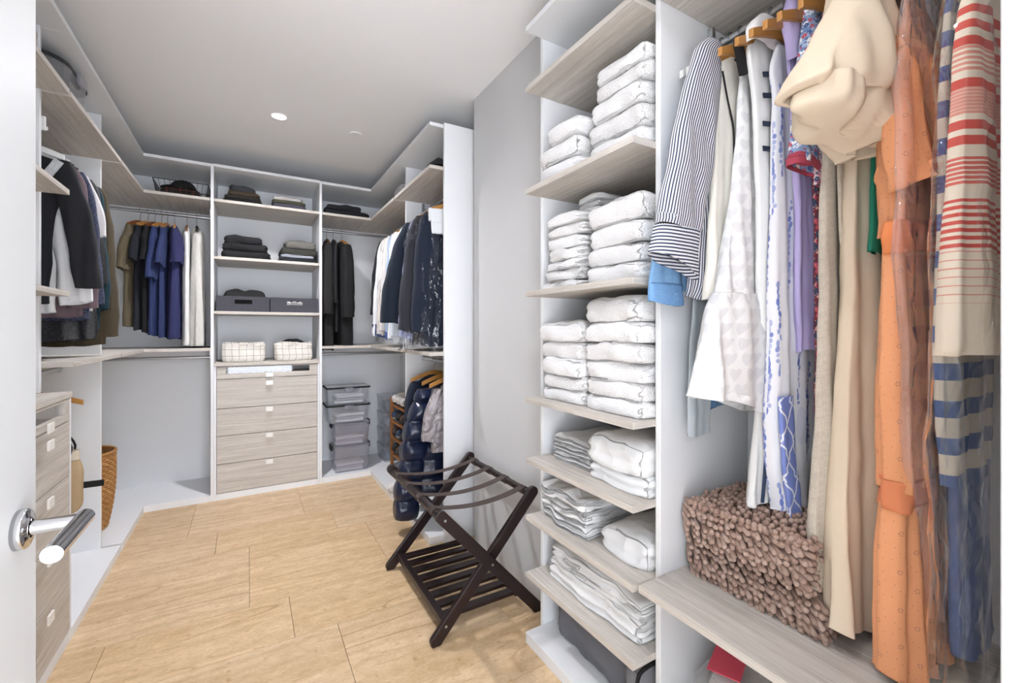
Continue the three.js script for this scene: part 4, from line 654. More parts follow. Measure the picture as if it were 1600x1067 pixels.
function folded(name, label, category, group, [x0, x1], h, [d0, d1], t, mat, o = {}) {   // a folded piece lying between world limits; returns its top height
  const g = thing(name, label, category, [(x0 + x1) / 2, h, (d0 + d1) / 2], o.turn ?? 0, group); if (o.flip) g.rotation.y += Math.PI;
  part('folded_cloth', foldGeo(x1 - x0, t, d1 - d0, { seed: ++foldNo, ...o }), mat, g); return h + t * (o.pack ?? 0.97);
}
const ORD = ['lowest', 'second', 'third', 'fourth', 'fifth', 'sixth', 'seventh', 'eighth'];
function stack(name, what, where, category, group, xs, h, ds, list, mats, o = {}) {
  const q = rng(foldNo * 7 + 1); list.forEach((t, i) => { const sh = (q() - 0.5) * 0.016, j = (q() - 0.5) * 0.012, e = o.ends?.[i] ?? [0, 0], n = list.length, pos = n === 1 ? '' : i === n - 1 ? 'topmost ' : ORD[i] + (i ? '-from-bottom ' : ' ');
    h = folded(name, `${pos}${what} ${where}`, category, group, [xs[0] + sh, xs[1] + sh], h + 0.0005, [ds[0] + j + e[0], ds[1] + j + e[1]], t, Array.isArray(mats) ? mats[i % mats.length] : mats, { turn: (q() - 0.5) * 0.03, ...o }); }); return h;
}
{
  const TW = [M.towel, M.towel2], X = [1.06, 1.42], GT = 'white towels on the right shelves';
  // shelf at 1.888 (upper)
  stack('bath_towel', 'white bath towel of the left pile', 'on the upper towel shelf', 'towel', GT, [1.03, 1.42], 1.888, [1.27, 1.535], [0.075, 0.075, 0.07], TW, { ends: [[0, 0], [0.0, -0.02], [0, -0.06]] });
  stack('bath_towel', 'white bath towel of the right pile', 'on the upper towel shelf', 'towel', GT, [1.06, 1.44], 1.888, [0.975, 1.258], [0.075, 0.078, 0.072, 0.06, 0.055], TW, { ends: [[0, 0], [0, 0], [0, -0.02], [0, -0.03], [0, -0.05]] });
  // shelf at 1.462
  const h1 = stack('hand_towel', 'white hand towel of the left pile', 'on the middle towel shelf', 'towel', GT, [1.05, 1.36], 1.462, [1.27, 1.515], [0.034, 0.045, 0.034, 0.048, 0.05, 0.046, 0.042], TW, { ends: [[0, 0.02], [0, 0], [0, -0.02], [0, -0.02], [0, 0], [0, -0.03], [0, -0.03]], grooves: 0.01, amp: 0.005 });
  stack('washcloth', 'small white washcloth', 'on the hand towels of the middle shelf', 'washcloth', 'washcloths on the middle towel shelf', [1.14, 1.30], h1, [1.265, 1.4], [0.022, 0.024, 0.026], TW, { grooves: 0.004 });
  stack('bath_towel', 'white bath towel of the right pile', 'on the middle towel shelf', 'towel', GT, [1.05, 1.42], 1.462, [0.968, 1.25], [0.062, 0.065, 0.075, 0.085], TW, { sag: 0.012 });
  // shelf at 1.022
  stack('bath_towel', 'white bath towel of the left pile', 'on the lower towel shelf', 'towel', GT, [1.045, 1.42], 1.022, [1.255, 1.53], [0.052, 0.052, 0.068, 0.066, 0.075], TW, { ends: [[0, 0], [0, -0.01], [0, 0.0], [0, 0.01], [0, 0.02]], sag: 0.01 });
  stack('bath_towel', 'white bath towel of the right pile', 'on the lower towel shelf', 'towel', GT, [1.04, 1.42], 1.022, [0.965, 1.248], [0.055, 0.058, 0.064, 0.066, 0.07, 0.082], TW, { sag: 0.012 });
  const GS = 'white bed linen on the right shelves', S = { round: 0.42, grooves: 0.009, frontGroove: 0.007, amp: 0.003, layers: 3 };
  stack('bed_sheet', 'folded white sheet of the small pile', 'on the shelf under the towels', 'sheet', GS, [1.09, 1.4], 0.77, [1.265, 1.5], [0.034, 0.034, 0.034], M.sheet, { ...S, amp: 0.002 });
  stack('duvet_cover', 'plump folded white duvet cover', 'on the shelf under the towels', 'duvet cover', GS, [1.055, 1.46], 0.77, [0.965, 1.25], [0.062, 0.105], M.sheet, { ...S, layers: 2, sag: 0.015 });
  stack('bed_sheet', 'crumpled white sheet of the left pile', 'on the second lowest linen shelf', 'sheet', GS, [1.045, 1.42], 0.532, [1.24, 1.53], [0.04, 0.052, 0.052], M.sheet, { ...S, layers: 4, amp: 0.005 });
  folded('pillowcase', 'flat white pillowcase bundle lying against the panel on the second lowest linen shelf', 'pillowcase', GS, [1.07, 1.47], 0.532, [0.97, 1.2], 0.09, M.sheet, { ...S, layers: 2, sag: 0.02 });
  stack('bed_sheet', 'wide folded white sheet', 'on the lowest wooden linen shelf', 'sheet', GS, [1.05, 1.47], 0.296, [0.985, 1.49], [0.085, 0.06], M.sheet, { ...S, layers: 3, sag: 0.012, ends: [[0, 0], [-0.01, -0.02]] });
  folded('grey_blanket', 'folded charcoal grey blanket on the base board under the linen shelves', 'blanket', undefined, [1.09, 1.48], PL, [1.07, 1.49], 0.17, cloth('#6c6e74'), { layers: 4, frontGroove: 0.008, round: 0.3 });
  folded('folded_cloth_pile', 'white folded cloth at the very top of the right shelving', 'cloth', undefined, [1.05, 1.4], H_TOP, [1.3, 1.53], 0.08, M.towel, {});
}
{ // chenille bath mats on the shelf below the dresses
  const cap = new THREE.CapsuleGeometry(0.0078, 0.04, 3, 8), up = new THREE.Vector3(0, 1, 0);
  function mat(label, [x0, x1], h, [d0, d1], t, seed, topToo) {
    const g = thing('bath_mat', label, 'bath mat', [(x0 + x1) / 2, h, (d0 + d1) / 2], 0, 'brown chenille bath mats'), hx = (x1 - x0) / 2, hz = (d1 - d0) / 2, q = rng(seed);
    part('backing', foldGeo(hx * 2 - 0.05, t - 0.035, hz * 2 - 0.05, { layers: 2, seed, grooves: 0.008, amp: 0.003, frontGroove: 0.006 }).translate(0, 0.014, 0), M.matBase, g);
    part('hem_binding', tube([[-hx + 0.03, t * 0.42, -hz + 0.06], [-hx + 0.012, t * 0.42, -hz * 0.4], [-hx + 0.012, t * 0.38, hz * 0.5], [-hx + 0.02, t * 0.3, hz - 0.02], [-hx + 0.06, t * 0.12, hz - 0.01]], 0.004, { seg: 40, flat: 1 }), M.nubs[2], g).userData.label = 'rolled edge binding';
    const spots = [], s = 0.0182;
    const put = (x, y, z, n, wt) => spots.push([x, y, z, new THREE.Vector3(n[0] + (q() - 0.5) * 0.5, n[1] + (q() - 0.5) * 0.5, n[2] + (q() - 0.5) * 0.5).normalize(), wt + q() * 0.2]);
    for (let z = -hz + 0.012; z < hz - 0.004; z += s) for (let y = 0.012; y < t - 0.008; y += s) { const v = y / t; put(-hx + 0.016 + 0.02 * Math.pow(Math.abs(2 * v - 1), 3) + (q() - 0.5) * 0.008, y + (q() - 0.5) * 0.006, z + (q() - 0.5) * 0.008, [-0.75, (v - 0.5) * 0.6 - 0.25, 0.8], 2); }
    for (let x = -hx + 0.02; x < hx - 0.01; x += s) for (let y = 0.012; y < t - 0.008; y += s) { put(x + (q() - 0.5) * 0.008, y + (q() - 0.5) * 0.006, hz - 0.018 + (q() - 0.5) * 0.008, [0, -0.3, 1], 1.4 - x); }
    if (topToo) for (let x = -hx + 0.02; x < hx - 0.02; x += s) for (let z = -hz + 0.02; z < hz - 0.01; z += s) put(x + (q() - 0.5) * 0.009, t - 0.016 - 0.012 * Math.pow(Math.abs(x / hx), 3) + 0.01 * Math.sin(9 * z + seed) * Math.cos(8 * x), z + (q() - 0.5) * 0.009, [-0.35, 0.8, 0.3], 1.2 - x);
    spots.sort((a, b) => b[4] - a[4]); const rest = [];
    spots.forEach(([x, y, z, n], i) => {
      const qt = new THREE.Quaternion().setFromUnitVectors(up, n);
      if (i < 300) { const m = part('nub', cap, M.nubs[i % 3], g); m.quaternion.copy(qt); m.position.set(x, y, z); } else rest.push(cap.clone().applyMatrix4(new THREE.Matrix4().compose(new THREE.Vector3(x, y, z), qt, new THREE.Vector3(1, 1, 1))));
    });
    if (rest.length) part('nub_pile', merge(rest), M.nubs[1], g).userData.kind = 'stuff';
  }
  mat('lower folded brown chenille bath mat with plump nubs, on the wooden shelf under the dresses', [1.175, 1.5], 0.546, [0.53, 0.915], 0.105, 201, false);
  mat('upper folded brown chenille bath mat lying on top of the other', [1.15, 1.5], 0.653, [0.55, 0.91], 0.135, 202, true);
}
{ // things on the base boards
  const p = thing('bedding_pack', 'clear plastic bedding pack with a red label, below the bath mats', 'package', [1.31, PL, 0.69]);
  part('folded_cloth', foldGeo(0.32, 0.235, 0.34, { seed: 61, amp: 0.006, layers: 4, round: 0.3, frontGroove: 0.008 }), cloth('#d0d0ce'), p);
  part('plastic_wrap', foldGeo(0.36, 0.262, 0.38, { seed: 62, amp: 0.008, layers: 1, round: 0.25 }), new THREE.MeshPhysicalMaterial({ color: '#f8f8f8', transmission: 0.85, thickness: 0, roughness: 0.08, bumpMap: T.crumple, bumpScale: 0.01, side: THREE.DoubleSide }), p);
  part('label_card', new RoundedBoxGeometry(0.12, 0.003, 0.09, 1, 0.001).rotateY(0.35).rotateZ(0.12).translate(-0.085, 0.272, -0.11), std({ color: '#e4566a', roughness: 0.6 }), p).userData.label = 'red paper label';
  const b = thing('zip_bag', 'dark storage bag with a black zip edge beside the grey blanket under the linen shelves', 'bag', [1.18, PL, 1.01]);
  part('bag_body', foldGeo(0.28, 0.19, 0.085, { seed: 63, amp: 0.003, layers: 1, round: 0.2 }), cloth('#77787c'), b); part('zip', tube([[-0.13, 0.02, 0.03], [-0.143, 0.1, 0.03], [-0.13, 0.185, 0.03], [0.0, 0.194, 0.03]], 0.006), M.black, b);
}
// ---------------------------------------------------------------- folded dark clothes on the back shelves (front faces the camera)
{
  const G = 'folded clothes on the high shelves';
  const pile = (where, list, [x0, x1], h, [d0, d1] = [4.09, 4.42]) => list.forEach(([name, what, col, t, dx0 = 0, dx1 = 0, map], i) => {
    const g = thing(name, `${what} ${where}`, name.split('_').pop(), [(x0 + x1 + dx0 + dx1) / 2, h, (d0 + d1) / 2], Math.PI / 2, G);
    part('folded_cloth', foldGeo(d1 - d0, t, x1 - x0 - dx0 + dx1, { seed: ++foldNo, layers: 2, grooves: 0.006, amp: 0.004, sag: 0.008 }), map ? print(map) : cloth(col), g); g.rotation.y = -Math.PI / 2 + Math.PI; h += t * 0.96;
  });
  pile('of the left pile on the top back shelf', [['folded_jeans', 'black folded jeans at the bottom', '#141416', 0.035], ['folded_jeans', 'brown black folded jeans second', '#2a241f', 0.03, 0.01, -0.01], ['folded_sweater', 'brown folded sweater third', '#4a3d30', 0.03, 0.03, -0.02], ['folded_sweater', 'dark grey folded sweater on top', '#3a3b40', 0.045, 0.04, -0.05]], [-0.168, 0.1], H_2);
  pile('of the right pile on the top back shelf', [['folded_sweater', 'grey violet folded sweater at the bottom', '#4a4853', 0.045], ['folded_shirt', 'olive folded shirt in the middle', '#4a4a38', 0.025, 0, -0.01], ['folded_shirt', 'pale grey folded shirt on top', '#b6b3ae', 0.03, 0.0, -0.03]], [0.17, 0.425], H_2);
  pile('of the black pile on the middle back shelf', [['folded_sweater', 'black folded sweater at the bottom', '#0f0f12', 0.065], ['folded_sweater', 'black folded sweater in the middle', '#131316', 0.06, 0.01, -0.02], ['folded_sweater', 'black folded sweater on top', '#17171b', 0.06, 0.02, -0.06]], [-0.185, 0.157], 1.868);
  pile('of the grey pile on the middle back shelf', [['folded_jeans', 'navy black folded jeans at the bottom', '#16181f', 0.04], ['folded_shirt', 'light grey folded shirt second', '#8e919b', 0.025, 0.0, -0.01], ['folded_sweater', 'dark grey folded sweater third', '#34342f', 0.055, 0.0, 0.02], ['folded_sweater', 'heather grey folded sweater on top', '#595751', 0.065, 0.03, 0.01, T.heather]], [0.225, 0.49], 1.868);
  pile('lying right of the centre unit on the corner shelf', [['folded_coat', 'black folded coat', '#15161a', 0.05], ['folded_sweater', 'black folded sweater', '#1d1e23', 0.045, 0.02, -0.07]], [0.56, 0.94], H_2, [4.08, 4.4]);
  const side = (where, list, h, d, x) => list.forEach(([name, what, col, t]) => { const g = thing(name, `${what} ${where}`, name.split('_').pop(), [x, h, d], 0, G); part('folded_cloth', foldGeo(0.3, t, 0.24, { seed: ++foldNo, layers: 2, amp: 0.004 }), cloth(col), g); h += t * 0.96; });
  side('in the far corner of the right shelf', [['folded_sweater', 'brown black folded sweater', '#2b201c', 0.07], ['folded_blanket', 'grey and white striped folded blanket', '#9b9a9a', 0.07]], H_2, 3.47, 1.16);
  side('beside the tall end panel', [['folded_sweater', 'black folded sweater', '#17181b', 0.05], ['folded_shirt', 'dark grey folded shirt', '#2a2c31', 0.04]], H_2, 2.75, 1.16);
}
{ // grey felt bins and checked fabric baskets in the centre unit
  const bin = (x0, x1, label) => {
    const u = thing('felt_bin', label, 'storage bin', [(x0 + x1) / 2, 1.447, 4.25], 0, 'grey felt bins on the centre shelves'), w = x1 - x0, hgt = 0.122, d = 0.3, hw = 0.06, t = 0.006;
    const s = new THREE.Shape([[-w / 2, 0], [w / 2, 0], [w / 2, hgt], [-w / 2, hgt]].map((p) => new THREE.Vector2(...p))); const ho = new THREE.Path([[-hw, 0.062], [hw, 0.062], [hw, 0.096], [-hw, 0.096]].map((p) => new THREE.Vector2(...p))); s.holes.push(ho);
    const f = new THREE.ExtrudeGeometry(s, { depth: t, bevelEnabled: false }); metreUV(f); part('front', f.clone().translate(0, 0, d / 2 - t), M.felt, u);
    board('side', [x0, x0 + t], [1.447, 1.447 + hgt], [4.1 + t, 4.4], M.felt, u); board('side', [x1 - t, x1], [1.447, 1.447 + hgt], [4.1 + t, 4.4], M.felt, u); board('back', [x0 + t, x1 - t], [1.447, 1.447 + hgt], [4.394, 4.4], M.felt, u); board('bottom', [x0 + t, x1 - t], [1.4475, 1.452], [4.107, 4.393], M.felt, u);
    return u;
  };
  bin(-0.213, 0.148, 'dark grey felt storage bin with black clothes, left of its pair'); bin(0.155, 0.512, 'dark grey felt storage bin with white socks showing in its handle hole');
  folded('folded_shirt', 'heap of black clothes rising out of the left felt bin', 'clothes', undefined, [-0.19, 0.13], 1.453, [4.12, 4.38], 0.15, M.black, { round: 0.45, sag: 0.05, amp: 0.006 });
  for (let i = 0; i < 5; i++) { const s = thing('sock', `white rolled sock ${['at the far left', 'second from the left', 'in the middle', 'second from the right', 'at the far right'][i]} inside the right felt bin`, 'socks', [0.245 + i * 0.045, 1.453, 4.15 + (i % 2) * 0.02], i * 0.7, 'socks in the felt bin'); const g = new THREE.SphereGeometry(0.03, 16, 12); g.scale(0.85, 1.3, 1.1); g.translate(0, 0.052, 0); part('knit_roll', g, cloth(i % 2 ? '#d9d6d3' : '#ececea', { bumpMap: T.knit, bumpScale: 0.001 }), s); part('sock_band', new THREE.TorusGeometry(0.026, 0.005, 6, 16).rotateX(Math.PI / 2).translate(0, 0.078, 0), cloth('#e2e0de'), s); }
  folded('folded_shirt', 'black cloth filling the back of the right felt bin', 'clothes', undefined, [0.17, 0.5], 1.453, [4.22, 4.385], 0.085, M.black, { amp: 0.004 });
  const basket = (x0, x1, label, seed) => {
    const u = thing('fabric_basket', label, 'basket', [(x0 + x1) / 2, 1.047, 4.22], 0, 'checked fabric baskets on the drawer chest'), w = x1 - x0;
    const rr = (y, k, sh) => [y, w / 2 * k, -w / 2 * k, 0.105 * k, sh ?? 0];
    part('fabric_body', drape([rr(0.002, 0.93), rr(0.03, 1), rr(0.08, 1.0), rr(0.12, 1.0), rr(0.135, 1.0)].reverse().map((r) => r), { seed, fold: 0.004, k: 40, edge: 0.004, cap: false, hem: 0.0, N: 24 }), M.gridCloth, u);
    part('rim', drape([rr(0.143, 0.985), rr(0.125, 1.015)], { seed, fold: 0.004, k: 40, cap: false, N: 5, grow: 0.05 }), M.gridCloth, u);
    const lug = tube([[-0.03, 0.13, 0.108], [-0.025, 0.15, 0.114], [0.025, 0.15, 0.114], [0.03, 0.13, 0.108]], 0.004); part('lug', lug, cloth('#e8e3da'), u);
    return u;
  };
  basket(-0.185, 0.12, 'white fabric basket with black checks, left of the two on the drawer chest', 71); basket(0.187, 0.48, 'white fabric basket with black checks holding dark clothes', 72);
  folded('folded_shirt', 'dark clothes heaped in the right checked basket', 'clothes', undefined, [0.21, 0.455], 1.05, [4.13, 4.31], 0.155, cloth('#17171a'), { sag: 0.03, amp: 0.006, round: 0.45 });
  folded('folded_shirt', 'pale cloth lying low in the left checked basket', 'clothes', undefined, [-0.16, 0.095], 1.05, [4.13, 4.31], 0.11, cloth('#d9d5ce'), { amp: 0.004, round: 0.45 });
}
{ // wire basket, dark scarf and cap on the back-left shelf
  const u = thing('wire_basket', 'black wire basket on the shelf above the hanging shirts', 'basket', [-0.43, H_2, 4.24]), W = [];
  const x0 = -0.15, x1 = 0.15, z0 = -0.13, z1 = 0.13, h = 0.105, sl = 0.018, loop = (k, y, r) => tube([[x0 - k, y, z0 - k], [x1 + k, y, z0 - k], [x1 + k, y, z1 + k], [x0 - k, y, z1 + k]].flatMap((p, i, a) => { const n = a[(i + 1) % 4]; return [0.02, 0.5, 0.98].map((f) => [p[0] + (n[0] - p[0]) * f, y, p[2] + (n[2] - p[2]) * f]); }), r, { closed: true, seg: 64, rad: 6 });
  part('rim_wire', loop(sl, h, 0.0028), M.blackWire, u); part('base_wire', loop(0, 0.004, 0.0022), M.blackWire, u);
  for (let i = 0; i <= 10; i++) { const x = x0 + (x1 - x0) * i / 10; for (const [z, s] of [[z0, -1], [z1, 1]]) W.push(rodGeo([x, 0.004, z], [x * 1.12, h, z + s * sl], 0.0014, 5)); W.push(rodGeo([x, 0.004, z0], [x, 0.004, z1], 0.0014, 5)); }
  for (let i = 0; i <= 8; i++) { const z = z0 + (z1 - z0) * i / 8; for (const [x, s] of [[x0, -1], [x1, 1]]) W.push(rodGeo([x, 0.004, z], [x + s * sl, h, z * 1.13], 0.0014, 5)); }
  part('wire_mesh', merge(W), M.blackWire, u);
  folded('scarf', 'dark plaid scarf folded inside the wire basket', 'scarf', undefined, [-0.56, -0.32], H_2 + 0.008, [4.13, 4.35], 0.065, print(T.plaid), { amp: 0.005 });
  const c = thing('cap', 'black cap lying on the scarf in the wire basket', 'cap', [-0.43, H_2 + 0.074, 4.22]);
  const dome = new THREE.SphereGeometry(0.085, 28, 14, 0, 6.283, 0, Math.PI / 2); dome.scale(1, 0.85, 1.0); part('crown', dome, M.black, c); const br = new THREE.CylinderGeometry(0.075, 0.08, 0.006, 28); br.scale(1, 1, 0.8); br.rotateZ(0.12).translate(-0.06, 0.006, 0.03); part('brim', br, M.black, c);
}
// ---------------------------------------------------------------- clear bins in the right corner
function clearBin({ pos, w, d, h, label, lidMat, latchMat, bodyMat = M.clear, fill = 'paper', group, corner = 0.03, latchSide = 'front' }) {
  const u = thing('storage_bin', label, 'storage bin', pos, 0, group), t = 0.9;
  const wall = (k0, k1, y0, y1) => { const mk = (k, y) => { const r = corner, W = w / 2 * k, D = d / 2 * k, pts = []; for (const [sx, sz, a0] of [[1, 1, 0], [-1, 1, 1], [-1, -1, 2], [1, -1, 3]]) for (let i = 0; i <= 4; i++) { const a = (a0 + i / 4) * Math.PI / 2; pts.push([sx * (W - r) + r * Math.cos(a), y, sz * (D - r) + r * Math.sin(a)]); } return pts; }; const A = mk(k0, y0), B = mk(k1, y1), n = A.length, pos2 = [], idx = []; for (const p of [...A, ...B]) pos2.push(...p); for (let i = 0; i < n; i++) { const j = (i + 1) % n; idx.push(i, n + i, j, n + i, n + j, j); } const c0 = pos2.length / 3; pos2.push(0, y0, 0); for (let i = 0; i < n; i++) idx.push(c0, i, (i + 1) % n); const g = new THREE.BufferGeometry(); g.setAttribute('position', new THREE.Float32BufferAttribute(pos2, 3)); g.setIndex(idx); const g2 = g.toNonIndexed(); g2.computeVertexNormals(); return metreUV(g2); };
  part('tub', wall(0.9, 0.99, 0.002, h - 0.02), bodyMat, u);
  const ls = new THREE.Shape(), lw = w / 2, ld = d / 2, lr = corner; ls.moveTo(lw - lr, -ld); ls.absarc(lw - lr, -ld + lr, lr, -Math.PI / 2, 0); ls.absarc(lw - lr, ld - lr, lr, 0, Math.PI / 2); ls.absarc(-lw + lr, ld - lr, lr, Math.PI / 2, Math.PI); ls.absarc(-lw + lr, -ld + lr, lr, Math.PI, Math.PI * 1.5);
  const lg = new THREE.ExtrudeGeometry(ls, { depth: 0.012, bevelEnabled: true, bevelThickness: 0.003, bevelSize: 0.003, bevelOffset: -0.003, bevelSegments: 2, curveSegments: 10 }).rotateX(-Math.PI / 2).translate(0, h - 0.019, 0); metreUV(lg);
  part('lid', lg, lidMat === 'rim' ? M.clear : lidMat, u);
  if (lidMat === 'rim') part('lid_rim', tube([[-w / 2, h - 0.011, -d / 2], [w / 2, h - 0.011, -d / 2], [w / 2, h - 0.011, d / 2], [-w / 2, h - 0.011, d / 2]].flatMap((p, i, a) => { const n = a[(i + 1) % 4]; return [0.03, 0.5, 0.97].map((f) => [p[0] + (n[0] - p[0]) * f, p[1], p[2] + (n[2] - p[2]) * f]); }), 0.008, { closed: true, seg: 80, rad: 6 }), M.black, u);
  for (const s of [-1, 1]) part('latch', latchSide === 'front' ? new RoundedBoxGeometry(0.07, 0.035, 0.012, 2, 0.003).translate(0, h - 0.025, s * (d / 2 + 0.006)) : new RoundedBoxGeometry(0.014, 0.05, 0.1, 2, 0.005).translate(s * (w / 2 + 0.008), h - 0.024, 0), latchMat, u);
  return u;
}
{
  const grp = 'clear bins stacked in the right corner', Q = [
    ['bottom clear bin of the corner stack with black side latches, full of papers', 0.235, 0.31, PL, 'side'], ['second clear bin from the bottom of the corner stack, with black side latches', 0.2, 0.31, PL + 0.236, 'side'],
    ['third clear bin from the bottom of the corner stack, with a black-rimmed lid', 0.165, 0.36, PL + 0.437, 'front'], ['topmost clear bin of the corner stack with a black-rimmed lid', 0.155, 0.36, PL + 0.603, 'front']];
  for (const [label, h, w, y, side] of Q) {
    clearBin({ pos: [side === 'side' ? 0.795 : 0.765, y, 4.22], w, d: 0.24, h, label, lidMat: side === 'side' ? M.clearGrey : 'rim', latchMat: side === 'side' ? M.black : M.clearGrey, bodyMat: side === 'side' ? M.clearGrey : M.clear, group: grp, latchSide: side });
    const n = 3, what = label.split(' ').slice(0, label.startsWith('topmost') || label.startsWith('bottom') ? 3 : 5).join(' ');
    for (let i = 0; i < n; i++) folded('paper_bundle', `white paper bundle, ${['lowest', 'middle', 'upper'][i]} inside the ${what}`, 'papers', 'papers in the clear bins', [0.66, 0.9], y + 0.006 + i * 0.024, [4.14, 4.29], 0.022, [M.paper, cloth('#b9b6c0'), M.paper][i], { turn: (i - 1) * 0.08, amp: 0.002, round: 0.3, nx: 10, ny: 5, nz: 14 });
  }
  // clear shoe boxes standing in the corner behind the rack
  for (let i = 0; i < 4; i++) { clearBin({ pos: [1.2, PL + i * 0.157, 4.36], w: 0.2, d: 0.3, h: 0.155, label: `clear plastic shoe box, ${['lowest', 'second', 'third', 'topmost'][i]} of the pile in the right corner`, lidMat: M.clear, latchMat: M.clearGrey, group: 'shoe boxes in the right corner' });
    folded('shoe_bag', `dusty blue shoe bag inside the ${['lowest', 'second', 'third', 'topmost'][i]} corner shoe box`, 'bag', 'shoe bags in the corner boxes', [1.13, 1.27], PL + i * 0.157 + 0.006, [4.25, 4.47], 0.085, cloth(['#6f7f92', '#54606f', '#8b97a6', '#59687c'][i]), { nx: 8, ny: 5, nz: 12 }); }
}
function shoe(label, pos, turn, col, sole, group, k = 1, boot = 0) {
  const u = thing(boot ? 'boot' : 'shoe', label, boot ? 'boot' : 'shoe', pos, turn, group);
  const s = new THREE.Shape(); s.moveTo(-0.13, 0.0); s.bezierCurveTo(-0.14, 0.05, -0.12, 0.1, -0.11, 0.1 + boot); s.lineTo(-0.03, 0.095 + boot); s.bezierCurveTo(0.0, 0.07, 0.05, 0.06, 0.1, 0.045); s.bezierCurveTo(0.14, 0.035, 0.15, 0.01, 0.14, 0.0); s.closePath();
  const g = new THREE.ExtrudeGeometry(s, { depth: 0.05, bevelEnabled: true, bevelThickness: 0.015, bevelSize: 0.012, bevelSegments: 4, curveSegments: 8 }); g.translate(0, 0.028, -0.025); g.scale(k, k, k); metreUV(g); part('upper', g, cloth(col, { roughness: 0.6 }), u);
  part('sole', new RoundedBoxGeometry(0.285 * k, 0.018 * k, 0.085 * k, 2, 0.008 * k).translate(0.004, 0.009 * k, 0), cloth(sole, { roughness: 0.7 }), u);
}
{ // shoe rack on the right base board
  const u = thing('shoe_rack', 'brown wooden shoe rack in the right corner behind the coats', 'shoe rack', [1.24, PL, 3.8]);
  const tiers = [0.12, 0.27, 0.42, 0.57];
  for (const d of [3.5, 4.08]) for (const x of [1.13, 1.33]) board('post', [x, x + 0.028], [PL, PL + 0.64], [d, d + 0.03], M.oak, u, { grain: 'y' });
  for (const y of tiers) { for (let i = 0; i < 4; i++) board('slat', [1.135 + i * 0.053, 1.165 + i * 0.053], [PL + y - 0.012 + 0.03 * i * 0.33, PL + y + 0.03 * i * 0.33], [3.531, 4.079], M.oak, u, { grain: 'z' }); }
  const G = 'shoes on the wooden rack', cols = [['#2f2e30', '#15151a', 'black'], ['#4c3d33', '#1f1a17', 'brown'], ['#33415c', '#d8d4cc', 'navy']];
  tiers.forEach((y, r) => { for (let i = 0; i < 4; i++) { const c = r === 3 ? (i === 3 ? cols[0] : ['#d9d6d2', '#f0efec', 'white']) : cols[(r + i) % 3]; shoe(`${c[2]} shoe, ${['nearest', 'second', 'third', 'farthest'][3 - i]} on the ${['lowest', 'second', 'third', 'top'][r]} tier of the wooden rack`, [1.25, PL + y + 0.032, 4.02 - i * 0.125], Math.PI, c[0], c[1], G, 0.8); } });
  shoe('tall black boot standing on the top of the shoe rack beside the divider', [1.25, PL + tiers[3] + 0.032, 3.52], Math.PI, '#1d1c1e', '#111', G, 0.8, 0.16);
  shoe('white shoe on the base board under the navy puffer jacket', [1.06, PL, 3.42], Math.PI, '#e3e1dd', '#f1f0ed', 'shoes on the right base board', 0.85);
}
